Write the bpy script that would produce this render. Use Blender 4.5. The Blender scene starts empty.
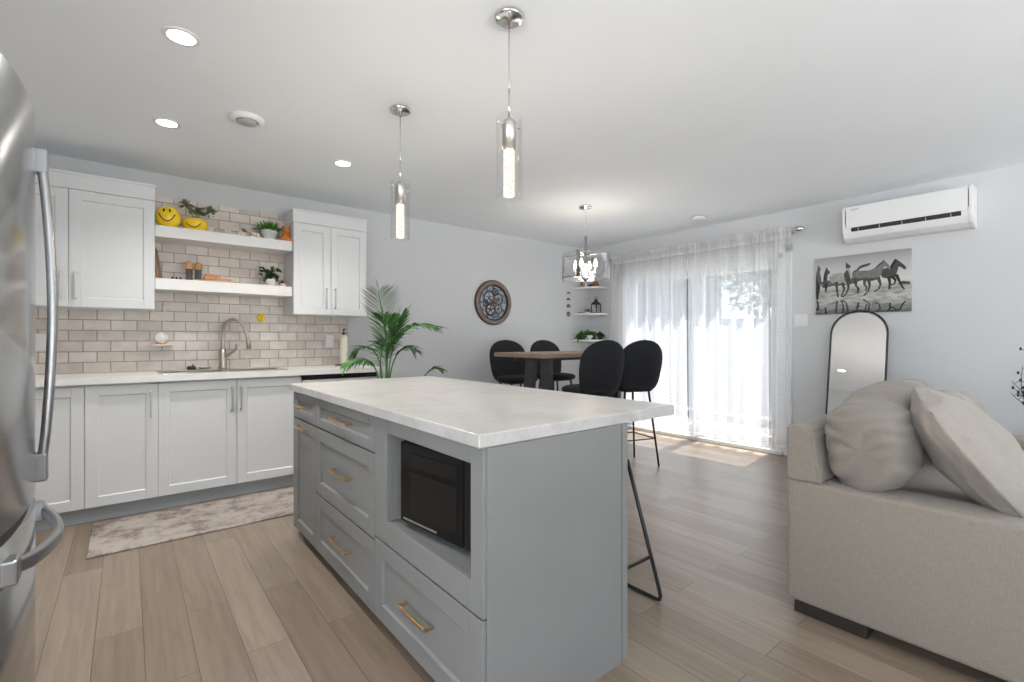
import bpy, bmesh, math, random
from mathutils import Vector, Matrix, noise as mnoise
R = math.radians
random.seed(7)
sc = bpy.context.scene
C = sc.collection

# ------------------------------------------------------------------ camera, sky, sun, exposure
cam = bpy.data.cameras.new('camera')
camo = bpy.data.objects.new('camera', cam); C.objects.link(camo)
camo.location = (0, 0, 1.165); camo.rotation_euler = (R(90), 0, -R(39.05))
cam.sensor_width = 36; cam.lens = 474 / 1024 * 36; cam.shift_y = -1 / 1024
cam.clip_start = 0.02
sc.camera = camo
sc.view_settings.view_transform = 'Standard'; sc.view_settings.look = 'None'
sc.view_settings.gamma = 1; sc.view_settings.use_curve_mapping = False
sc.view_settings.exposure = 0.3
sc.cycles.max_bounces = 12; sc.cycles.diffuse_bounces = 6; sc.cycles.transparent_max_bounces = 24
sc.cycles.caustics_reflective = False; sc.cycles.caustics_refractive = False
sc.cycles.sample_clamp_indirect = 6
CEIL = 2.469

w = bpy.data.worlds.new('sky'); sc.world = w; w.use_nodes = True
nt = w.node_tree; nt.nodes.clear()
wo = nt.nodes.new('ShaderNodeOutputWorld'); bg = nt.nodes.new('ShaderNodeBackground')
sky = nt.nodes.new('ShaderNodeTexSky'); sky.sky_type = 'NISHITA'; sky.sun_disc = False
sky.sun_elevation = R(62); sky.sun_rotation = R(90)
bg.inputs['Strength'].default_value = 0.22
nt.links.new(sky.outputs[0], bg.inputs['Color']); nt.links.new(bg.outputs[0], wo.inputs['Surface'])

def light(name, kind, loc, energy, color=(1, 1, 1), rot=None, aim=None, size=None, size_y=None, radius=None):
    d = bpy.data.lights.new(name, kind); d.energy = energy; d.color = color
    if kind == 'AREA':
        d.shape = 'RECTANGLE'; d.size = size; d.size_y = size_y or size
    if radius is not None: d.shadow_soft_size = radius
    o = bpy.data.objects.new(name, d); C.objects.link(o); o.location = loc
    if aim is not None: o.rotation_euler = Vector(aim).to_track_quat('-Z', 'Y').to_euler()
    return o
sun = light('sun', 'SUN', (8, 3, 9), 17.0, (1, .95, .88), aim=(-1, -.11, -2.15)); sun.data.angle = R(.8)
# fill light from added, unseen windows behind the camera; daylight of the sliding door
light('back_window_fill', 'AREA', (1.6, -4.02, 1.45), 20, (.93, .965, 1), aim=(0, .8, 1.2), size=4.6, size_y=1.9)
light('front_window_fill', 'AREA', (-3.32, -1.5, 1.45), 235, (.93, .965, 1), aim=(1, .15, 1.2), size=3.6, size_y=1.9)
# added lamps low outside those windows, aimed up to brighten the ceiling
light('ceiling_fill_back', 'AREA', (1.6, -6.0, .1), 500, (.945, .975, 1), aim=(0, 1, .55), size=6, size_y=.8)
light('ceiling_fill_front', 'AREA', (-5.2, -1.5, .1), 45, (.945, .975, 1), aim=(1, .1, .55), size=5, size_y=.8)
light('daylight_door', 'AREA', (5.42, 2.99, 1.1), 20, (.94, .975, 1), aim=(-1, 0, .2), size=1.8, size_y=1.9)

# ------------------------------------------------------------------ node materials
def new_mat(name):
    m = bpy.data.materials.new(name); m.use_nodes = True
    n = m.node_tree; b = n.nodes['Principled BSDF']
    return m, n, b
def mat(name, col, rough=.5, metal=0, var=0, scale=8, stretch=(1, 1, 1), bump=0, bscale=None, emit=None, estr=0, spec=None, sheen=0, alpha=None, detail=4):
    m, n, b = new_mat(name)
    b.inputs['Base Color'].default_value = (*col, 1); b.inputs['Roughness'].default_value = rough
    b.inputs['Metallic'].default_value = metal
    if spec is not None: b.inputs['Specular IOR Level'].default_value = spec
    if sheen: b.inputs['Sheen Weight'].default_value = sheen
    tc = n.nodes.new('ShaderNodeTexCoord'); mp = n.nodes.new('ShaderNodeMapping'); mp.inputs['Scale'].default_value = stretch
    n.links.new(tc.outputs['Object'], mp.inputs['Vector'])
    if var:
        nz = n.nodes.new('ShaderNodeTexNoise'); nz.inputs['Scale'].default_value = scale; nz.inputs['Detail'].default_value = detail
        n.links.new(mp.outputs[0], nz.inputs['Vector'])
        rp = n.nodes.new('ShaderNodeValToRGB')
        rp.color_ramp.elements[0].position = .3; rp.color_ramp.elements[1].position = .7
        rp.color_ramp.elements[0].color = (*[max(0, c * (1 - var)) for c in col], 1)
        rp.color_ramp.elements[1].color = (*[min(1, c * (1 + var)) for c in col], 1)
        n.links.new(nz.outputs['Fac'], rp.inputs['Fac']); n.links.new(rp.outputs['Color'], b.inputs['Base Color'])
    if bump:
        nb = n.nodes.new('ShaderNodeTexNoise'); nb.inputs['Scale'].default_value = bscale or scale; nb.inputs['Detail'].default_value = 5
        n.links.new(mp.outputs[0], nb.inputs['Vector'])
        bp = n.nodes.new('ShaderNodeBump'); bp.inputs['Strength'].default_value = bump; bp.inputs['Distance'].default_value = .01
        n.links.new(nb.outputs['Fac'], bp.inputs['Height']); n.links.new(bp.outputs[0], b.inputs['Normal'])
    if emit:
        b.inputs['Emission Color'].default_value = (*emit, 1); b.inputs['Emission Strength'].default_value = estr
    return m
def swiz(n, order, scale=(1, 1, 1), loc=(0, 0, 0)):
    tc = n.nodes.new('ShaderNodeTexCoord'); sp = n.nodes.new('ShaderNodeSeparateXYZ'); cb = n.nodes.new('ShaderNodeCombineXYZ')
    mp = n.nodes.new('ShaderNodeMapping'); mp.inputs['Scale'].default_value = scale; mp.inputs['Location'].default_value = loc
    n.links.new(tc.outputs['Object'], sp.inputs[0])
    for i, ch in enumerate(order):
        if ch in 'XYZ': n.links.new(sp.outputs[ch], cb.inputs[i])
    n.links.new(cb.outputs[0], mp.inputs['Vector'])
    return mp.outputs[0]
def ramp(n, fac, stops):
    r = n.nodes.new('ShaderNodeValToRGB'); e = r.color_ramp.elements
    while len(e) < len(stops): e.new(.5)
    for k, (p, c) in enumerate(stops): e[k].position = p; e[k].color = (*c, 1)
    n.links.new(fac, r.inputs['Fac']); return r.outputs['Color']
def mixc(n, mode, fac, a, b):
    x = n.nodes.new('ShaderNodeMix'); x.data_type = 'RGBA'; x.blend_type = mode
    if isinstance(fac, (int, float)): x.inputs[0].default_value = fac
    else: n.links.new(fac, x.inputs[0])
    for s, i in ((a, 6), (b, 7)):
        if isinstance(s, tuple): x.inputs[i].default_value = (*s, 1)
        else: n.links.new(s, x.inputs[i])
    return x.outputs[2]

def floor_mat():
    m, n, b = new_mat('oak_plank')
    v = swiz(n, 'YX0', loc=(0, -.049, 0))
    br = n.nodes.new('ShaderNodeTexBrick'); br.offset = .37; br.offset_frequency = 2
    for k, val in (('Scale', 1), ('Mortar Size', .0016), ('Mortar Smooth', .3), ('Bias', 0), ('Brick Width', 1.22), ('Row Height', .148)): br.inputs[k].default_value = val
    br.inputs['Color1'].default_value = (.228, .172, .125, 1); br.inputs['Color2'].default_value = (.302, .239, .184, 1); br.inputs['Mortar'].default_value = (.11, .08, .06, 1)
    n.links.new(v, br.inputs['Vector'])
    # grain: noise stretched along the plank, shifted by plank
    g = swiz(n, 'YXZ', (1.6, 26, 1)); add = n.nodes.new('ShaderNodeVectorMath'); add.operation = 'ADD'
    n.links.new(g, add.inputs[0]); sc3 = n.nodes.new('ShaderNodeVectorMath'); sc3.operation = 'SCALE'; sc3.inputs['Scale'].default_value = 40
    n.links.new(br.outputs['Color'], sc3.inputs[0]); n.links.new(sc3.outputs[0], add.inputs[1])
    nz = n.nodes.new('ShaderNodeTexNoise'); nz.inputs['Scale'].default_value = 1.6; nz.inputs['Detail'].default_value = 8; nz.inputs['Distortion'].default_value = .8
    n.links.new(add.outputs[0], nz.inputs['Vector'])
    gr = ramp(n, nz.outputs['Fac'], [(.25, (.76, .75, .74)), (.5, (.97, .97, .97)), (.78, (1.12, 1.12, 1.12))])
    col = mixc(n, 'MULTIPLY', .85, br.outputs['Color'], gr)
    n2 = n.nodes.new('ShaderNodeTexNoise'); n2.inputs['Scale'].default_value = 1.3; n2.inputs['Detail'].default_value = 3
    n.links.new(add.outputs[0], n2.inputs['Vector'])
    col = mixc(n, 'MULTIPLY', .45, col, ramp(n, n2.outputs['Fac'], [(.35, (.78, .76, .74)), (.65, (1.1, 1.1, 1.1))]))
    n.links.new(col, b.inputs['Base Color'])
    b.inputs['Roughness'].default_value = .34; b.inputs['Specular IOR Level'].default_value = .6
    bp = n.nodes.new('ShaderNodeBump'); bp.inputs['Strength'].default_value = .35; bp.inputs['Distance'].default_value = .003
    inv = n.nodes.new('ShaderNodeMath'); inv.operation = 'SUBTRACT'
    mul = n.nodes.new('ShaderNodeMath'); mul.operation = 'MULTIPLY'; mul.inputs[1].default_value = .35
    n.links.new(nz.outputs['Fac'], mul.inputs[0]); n.links.new(mul.outputs[0], inv.inputs[0]); n.links.new(br.outputs['Fac'], inv.inputs[1])
    n.links.new(inv.outputs[0], bp.inputs['Height']); n.links.new(bp.outputs[0], b.inputs['Normal'])
    return m
def tile_mat():
    m, n, b = new_mat('subway_tile')
    v = swiz(n, 'XZ0', loc=(.02, -.925 + .0, 0))
    br = n.nodes.new('ShaderNodeTexBrick'); br.offset = .5; br.offset_frequency = 2
    for k, val in (('Scale', 1), ('Mortar Size', .0036), ('Mortar Smooth', .25), ('Bias', .1), ('Brick Width', .153), ('Row Height', .0775)): br.inputs[k].default_value = val
    br.inputs['Color1'].default_value = (.58, .515, .465, 1); br.inputs['Color2'].default_value = (.74, .675, .62, 1); br.inputs['Mortar'].default_value = (.33, .295, .27, 1)
    n.links.new(v, br.inputs['Vector'])
    nz = n.nodes.new('ShaderNodeTexNoise'); nz.inputs['Scale'].default_value = 14; nz.inputs['Detail'].default_value = 6
    tc = n.nodes.new('ShaderNodeTexCoord'); n.links.new(tc.outputs['Object'], nz.inputs['Vector'])
    col = mixc(n, 'MULTIPLY', .6, br.outputs['Color'], ramp(n, nz.outputs['Fac'], [(.3, (.82, .82, .82)), (.7, (1.12, 1.12, 1.12))]))
    n.links.new(col, b.inputs['Base Color']); b.inputs['Roughness'].default_value = .28
    bp = n.nodes.new('ShaderNodeBump'); bp.inputs['Strength'].default_value = .6; bp.inputs['Distance'].default_value = .003; bp.invert = True
    n.links.new(br.outputs['Fac'], bp.inputs['Height']); n.links.new(bp.outputs[0], b.inputs['Normal'])
    return m
def quartz_mat():
    m, n, b = new_mat('pale_stone_worktop')
    tc = n.nodes.new('ShaderNodeTexCoord')
    a = n.nodes.new('ShaderNodeTexNoise'); a.inputs['Scale'].default_value = 5; a.inputs['Detail'].default_value = 9; a.inputs['Distortion'].default_value = 1.2
    n.links.new(tc.outputs['Object'], a.inputs['Vector'])
    col = ramp(n, a.outputs['Fac'], [(.28, (.42, .405, .385)), (.5, (.49, .48, .465)), (.72, (.535, .53, .52))])
    s = n.nodes.new('ShaderNodeTexNoise'); s.inputs['Scale'].default_value = 90; s.inputs['Detail'].default_value = 3
    n.links.new(tc.outputs['Object'], s.inputs['Vector'])
    col = mixc(n, 'MULTIPLY', .5, col, ramp(n, s.outputs['Fac'], [(.3, (.85, .84, .83)), (.6, (1.04, 1.04, 1.04))]))
    n.links.new(col, b.inputs['Base Color']); b.inputs['Roughness'].default_value = .3
    return m
def rug_mat():
    m, n, b = new_mat('faded_rug')
    tc = n.nodes.new('ShaderNodeTexCoord')
    a = n.nodes.new('ShaderNodeTexNoise'); a.inputs['Scale'].default_value = 4.5; a.inputs['Detail'].default_value = 14; a.inputs['Roughness'].default_value = .82; a.inputs['Distortion'].default_value = .15
    n.links.new(tc.outputs['Object'], a.inputs['Vector'])
    col = ramp(n, a.outputs['Fac'], [(.38, (.13, .105, .10)), (.45, (.25, .205, .185)), (.505, (.39, .34, .30)), (.60, (.46, .41, .365)), (.70, (.30, .24, .195))])
    n.links.new(col, b.inputs['Base Color']); b.inputs['Roughness'].default_value = .62
    s = n.nodes.new('ShaderNodeTexNoise'); s.inputs['Scale'].default_value = 220
    n.links.new(tc.outputs['Object'], s.inputs['Vector'])
    bp = n.nodes.new('ShaderNodeBump'); bp.inputs['Strength'].default_value = .5; bp.inputs['Distance'].default_value = .004
    n.links.new(s.outputs['Fac'], bp.inputs['Height']); n.links.new(bp.outputs[0], b.inputs['Normal'])
    return m
def linen_mat(name, col, var=.1):
    m, n, b = new_mat(name)
    tc = n.nodes.new('ShaderNodeTexCoord')
    outs = []
    for st in ((260, 260, 30), (30, 30, 260)):
        mp = n.nodes.new('ShaderNodeMapping'); mp.inputs['Scale'].default_value = st
        n.links.new(tc.outputs['Object'], mp.inputs['Vector'])
        z = n.nodes.new('ShaderNodeTexNoise'); z.inputs['Scale'].default_value = 1; z.inputs['Detail'].default_value = 3
        n.links.new(mp.outputs[0], z.inputs['Vector']); outs.append(z.outputs['Fac'])
    ad = n.nodes.new('ShaderNodeMath'); ad.operation = 'ADD'; n.links.new(outs[0], ad.inputs[0]); n.links.new(outs[1], ad.inputs[1])
    hf = n.nodes.new('ShaderNodeMath'); hf.operation = 'MULTIPLY'; hf.inputs[1].default_value = .5; n.links.new(ad.outputs[0], hf.inputs[0])
    c = ramp(n, hf.outputs[0], [(.35, tuple(x * (1 - var) for x in col)), (.65, tuple(min(1, x * (1 + var)) for x in col))])
    n.links.new(c, b.inputs['Base Color']); b.inputs['Roughness'].default_value = .9; b.inputs['Sheen Weight'].default_value = .15
    bp = n.nodes.new('ShaderNodeBump'); bp.inputs['Strength'].default_value = .3; bp.inputs['Distance'].default_value = .002
    n.links.new(hf.outputs[0], bp.inputs['Height']); n.links.new(bp.outputs[0], b.inputs['Normal'])
    return m
def glass_mat(name, tint=(1, 1, 1), gloss=.06, rough=.02, gmax=.35):
    m = bpy.data.materials.new(name); m.use_nodes = True; n = m.node_tree; n.nodes.clear()
    o = n.nodes.new('ShaderNodeOutputMaterial'); t = n.nodes.new('ShaderNodeBsdfTransparent'); g = n.nodes.new('ShaderNodeBsdfGlossy')
    t.inputs['Color'].default_value = (*tint, 1); g.inputs['Roughness'].default_value = rough
    lw = n.nodes.new('ShaderNodeLayerWeight'); lw.inputs['Blend'].default_value = .25
    mr = n.nodes.new('ShaderNodeMapRange'); mr.inputs['To Min'].default_value = gloss; mr.inputs['To Max'].default_value = gmax
    n.links.new(lw.outputs['Fresnel'], mr.inputs['Value'])
    x = n.nodes.new('ShaderNodeMixShader'); n.links.new(mr.outputs[0], x.inputs[0]); n.links.new(t.outputs[0], x.inputs[1]); n.links.new(g.outputs[0], x.inputs[2])
    n.links.new(x.outputs[0], o.inputs['Surface']); return m
def sheer_mat():
    m = bpy.data.materials.new('white_sheer'); m.use_nodes = True; n = m.node_tree; n.nodes.clear()
    o = n.nodes.new('ShaderNodeOutputMaterial'); t = n.nodes.new('ShaderNodeBsdfTransparent')
    d = n.nodes.new('ShaderNodeBsdfDiffuse'); tl = n.nodes.new('ShaderNodeBsdfTranslucent')
    d.inputs['Color'].default_value = (.78, .775, .77, 1); tl.inputs['Color'].default_value = (.86, .86, .87, 1)
    dm = n.nodes.new('ShaderNodeMixShader'); dm.inputs[0].default_value = .5
    n.links.new(d.outputs[0], dm.inputs[1]); n.links.new(tl.outputs[0], dm.inputs[2])
    # woven tufts: rows of short dashes, denser gathered heading at the rod
    uv = n.nodes.new('ShaderNodeUVMap'); sp = n.nodes.new('ShaderNodeSeparateXYZ'); n.links.new(uv.outputs[0], sp.inputs[0])
    br = n.nodes.new('ShaderNodeTexBrick'); br.offset = .5
    for k, val in (('Scale', 1), ('Mortar Size', .007), ('Mortar Smooth', .6), ('Brick Width', .026), ('Row Height', .022)): br.inputs[k].default_value = val
    n.links.new(uv.outputs[0], br.inputs['Vector'])
    nz = n.nodes.new('ShaderNodeTexNoise'); nz.inputs['Scale'].default_value = 60; n.links.new(uv.outputs[0], nz.inputs['Vector'])
    iv = n.nodes.new('ShaderNodeMath'); iv.operation = 'SUBTRACT'; iv.inputs[0].default_value = 1; n.links.new(br.outputs['Fac'], iv.inputs[1])
    mu = n.nodes.new('ShaderNodeMath'); mu.operation = 'MULTIPLY'; n.links.new(iv.outputs[0], mu.inputs[0]); n.links.new(nz.outputs['Fac'], mu.inputs[1])
    op = n.nodes.new('ShaderNodeMapRange'); op.inputs['To Min'].default_value = .60; op.inputs['To Max'].default_value = .80
    op.inputs['From Min'].default_value = 0; op.inputs['From Max'].default_value = .7
    n.links.new(mu.outputs[0], op.inputs['Value'])
    hd = n.nodes.new('ShaderNodeMath'); hd.operation = 'GREATER_THAN'; hd.inputs[1].default_value = 2.165; n.links.new(sp.outputs['Y'], hd.inputs[0])
    h2 = n.nodes.new('ShaderNodeMath'); h2.operation = 'MULTIPLY'; h2.inputs[1].default_value = .36; n.links.new(hd.outputs[0], h2.inputs[0])
    hm = n.nodes.new('ShaderNodeMath'); hm.operation = 'LESS_THAN'; hm.inputs[1].default_value = .125; n.links.new(sp.outputs['Y'], hm.inputs[0])
    h3 = n.nodes.new('ShaderNodeMath'); h3.operation = 'MULTIPLY'; h3.inputs[1].default_value = .15; n.links.new(hm.outputs[0], h3.inputs[0])
    s1 = n.nodes.new('ShaderNodeMath'); s1.operation = 'ADD'; n.links.new(op.outputs[0], s1.inputs[0]); n.links.new(h2.outputs[0], s1.inputs[1])
    s2 = n.nodes.new('ShaderNodeMath'); s2.operation = 'ADD'; s2.use_clamp = True; n.links.new(s1.outputs[0], s2.inputs[0]); n.links.new(h3.outputs[0], s2.inputs[1])
    x = n.nodes.new('ShaderNodeMixShader'); n.links.new(s2.outputs[0], x.inputs[0]); n.links.new(t.outputs[0], x.inputs[1]); n.links.new(dm.outputs[0], x.inputs[2])
    n.links.new(x.outputs[0], o.inputs['Surface']); return m
def crystal_mat():
    m, n, b = new_mat('lit_bubble_crystal')
    tc = n.nodes.new('ShaderNodeTexCoord'); v = n.nodes.new('ShaderNodeTexVoronoi'); v.inputs['Scale'].default_value = 95
    n.links.new(tc.outputs['Object'], v.inputs['Vector'])
    c = ramp(n, v.outputs['Distance'], [(.12, (.55, .42, .30)), (.45, (1, .9, .76)), (.75, (1, .97, .9))])
    n.links.new(c, b.inputs['Emission Color']); b.inputs['Emission Strength'].default_value = .95
    b.inputs['Base Color'].default_value = (.12, .11, .10, 1); b.inputs['Roughness'].default_value = .15
    return m
def wood_mat(name, c1, c2, along='X', rough=.5, sc_=3):
    m, n, b = new_mat(name)
    st = {'X': (1, 14, 14), 'Y': (14, 1, 14), 'Z': (14, 14, 1)}[along]
    tc = n.nodes.new('ShaderNodeTexCoord'); mp = n.nodes.new('ShaderNodeMapping'); mp.inputs['Scale'].default_value = st
    n.links.new(tc.outputs['Object'], mp.inputs['Vector'])
    z = n.nodes.new('ShaderNodeTexNoise'); z.inputs['Scale'].default_value = sc_; z.inputs['Detail'].default_value = 7; z.inputs['Distortion'].default_value = .6
    n.links.new(mp.outputs[0], z.inputs['Vector'])
    n.links.new(ramp(n, z.outputs['Fac'], [(.3, c1), (.7, c2)]), b.inputs['Base Color']); b.inputs['Roughness'].default_value = rough
    return m

M = dict(
    wall=mat('wall_paint', (.60, .61, .622), .75, var=.01, scale=3, bump=.04, bscale=120),
    ceiling=mat('ceiling_paint', (.865, .892, .92), .9, var=.01, scale=2),
    trim=mat('white_trim', (.80, .80, .80), .4, var=.01, scale=5),
    floor=floor_mat(), tile=tile_mat(), stone=quartz_mat(), rug=rug_mat(),
    white=mat('white_cabinet_paint', (.70, .712, .725), .38, var=.008, scale=4),
    shelfwhite=mat('white_shelf_paint', (.84, .83, .82), .4, var=.01, scale=4),
    counter=mat('white_worktop', (.80, .79, .775), .3, var=.04, scale=12),
    grey=mat('grey_cabinet_paint', (.216, .217, .215), .45, var=.02, scale=6),
    toe=mat('grey_toe_kick', (.40, .43, .46), .5, var=.02, scale=5),
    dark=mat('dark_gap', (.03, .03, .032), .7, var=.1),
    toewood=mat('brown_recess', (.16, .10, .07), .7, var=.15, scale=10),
    steel=mat('brushed_stainless', (.56, .57, .58), .2, 1, var=.05, scale=3, stretch=(1, 1, 60), bump=.02, bscale=3),
    steelbar=mat('satin_steel_bar', (.60, .61, .62), .22, 1, var=.03, scale=20),
    handlesteel=mat('grey_satin_handle', (.40, .405, .41), .3, 1, var=.03, scale=20),
    nickel=mat('brushed_nickel', (.50, .445, .39), .28, 1, var=.04, scale=30),
    pull=mat('satin_nickel_pull', (.60, .58, .55), .35, 1, var=.03, scale=30),
    chrome=mat('polished_chrome', (.70, .70, .71), .12, 1, var=.03, scale=20),
    gold=mat('brushed_gold', (.62, .42, .22), .35, 1, var=.05, scale=40),
    blackmetal=mat('black_powdercoat', (.018, .018, .02), .42, 0, var=.1, scale=30),
    velvet=mat('black_velvet', (.012, .0125, .015), .8, var=.25, scale=60, bump=.12, bscale=200, sheen=.03, spec=.3),
    blackplastic=mat('black_gloss_plastic', (.010, .010, .010), .25, var=.1, scale=10, spec=.25),
    blackglass=mat('black_glass', (.008, .008, .008), .08, var=.1, scale=5, spec=.2),
    linen=linen_mat('oatmeal_linen', (.232, .203, .172)),
    cushion=linen_mat('pale_oatmeal_linen', (.215, .19, .165), .06),
    cushion2=linen_mat('cream_linen', (.30, .272, .24), .06),
    espresso=mat('espresso_wood', (.02, .016, .014), .45, var=.2, scale=12),
    glass=glass_mat('clear_glass'), shade=glass_mat('thin_clear_shade', (.985, .985, .985), .02, .02, .22), pane=glass_mat('window_glass', (.97, .98, .985), .04),
    sheer=sheer_mat(), crystal=crystal_mat(),
    table=wood_mat('brown_oak', (.20, .135, .09), (.36, .26, .185), 'X'),
    tabledark=mat('charcoal_steel', (.045, .047, .05), .45, .2, var=.1, scale=20),
    vinyl=mat('white_vinyl', (.80, .81, .82), .35, var=.01, scale=5),
    downlight=mat('lit_downlight_lens', (1, 1, 1), .5, emit=(1, .96, .88), estr=9, var=.01),
    bulb=mat('lit_candle_bulb', (1, 1, 1), .4, emit=(1, .9, .74), estr=14, var=.01),
    plastic=mat('white_plastic', (.80, .80, .80), .4, var=.01, scale=6),
    smoke=mat('smoked_glass', (.13, .13, .13), .15, var=.2, scale=20),
    greyplastic=mat('grey_plastic', (.42, .43, .44), .45, var=.03, scale=8),
    leaf=mat('palm_green', (.075, .19, .05), .45, var=.45, scale=9),
    leaf2=mat('fresh_green', (.10, .26, .04), .5, var=.45, scale=14),
    leafdark=mat('dark_green', (.03, .075, .03), .5, var=.4, scale=20),
    succulent=mat('grey_green', (.17, .22, .10), .6, var=.4, scale=25),
    twig=mat('dark_twig', (.035, .03, .025), .8, var=.3, scale=40),
    soil=mat('potting_soil', (.05, .035, .025), .95, var=.4, scale=60, bump=.5, bscale=90),
    ceramic=mat('white_ceramic', (.78, .77, .75), .25, var=.02, scale=9),
    blush=mat('blush_ceramic', (.74, .60, .52), .35, var=.05, scale=9),
    yellow=mat('yellow_glaze', (.95, .66, .03), .22, var=.06, scale=12),
    ink=mat('black_ink', (.015, .012, .01), .5, var=.05),
    orange=mat('orange_glaze', (.62, .20, .035), .35, var=.25, scale=30),
    woodlight=wood_mat('light_wood', (.50, .33, .19), (.66, .47, .30), 'X'),
    woodmid=wood_mat('walnut_wood', (.20, .10, .055), (.36, .20, .12), 'Z'),
    woodwarm=wood_mat('warm_wood', (.42, .23, .10), (.60, .37, .18), 'X'),
    clockwood=wood_mat('weathered_wood', (.15, .105, .08), (.25, .185, .155), 'X', .6),
    clockrim=mat('dark_bronze', (.05, .035, .03), .4, .3, var=.2, scale=30),
    clocksteel=mat('blue_grey_gear', (.11, .13, .17), .4, .3, var=.35, scale=45),
    clockpale=mat('pale_clock_face', (.42, .45, .49), .5, var=.4, scale=30),
    amber=mat('amber_glass', (.30, .13, .04), .15, var=.2, scale=25),
    salmon=mat('salmon_wood', (.62, .28, .16), .5, var=.25, scale=40),
    terracotta=mat('black_planter', (.03, .03, .032), .5, var=.1, scale=20),
    mirror=mat('silver_mirror', (.90, .90, .905), .01, 1, var=.002),
    cream=mat('cream_label', (.72, .68, .58), .4, var=.04, scale=20),
    shell=mat('pearly_shell', (.70, .68, .65), .3, var=.1, scale=60),
    deck=mat('pale_deck', (.11, .11, .11), .8, var=.08, scale=4),
    siding=mat('grey_siding', (.33, .35, .37), .7, var=.05, scale=3),
    treeleaf=mat('tree_green', (.14, .24, .08), .7, var=.4, scale=6),
    bark=mat('tree_bark', (.12, .08, .055), .9, var=.3, scale=12),
)

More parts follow.
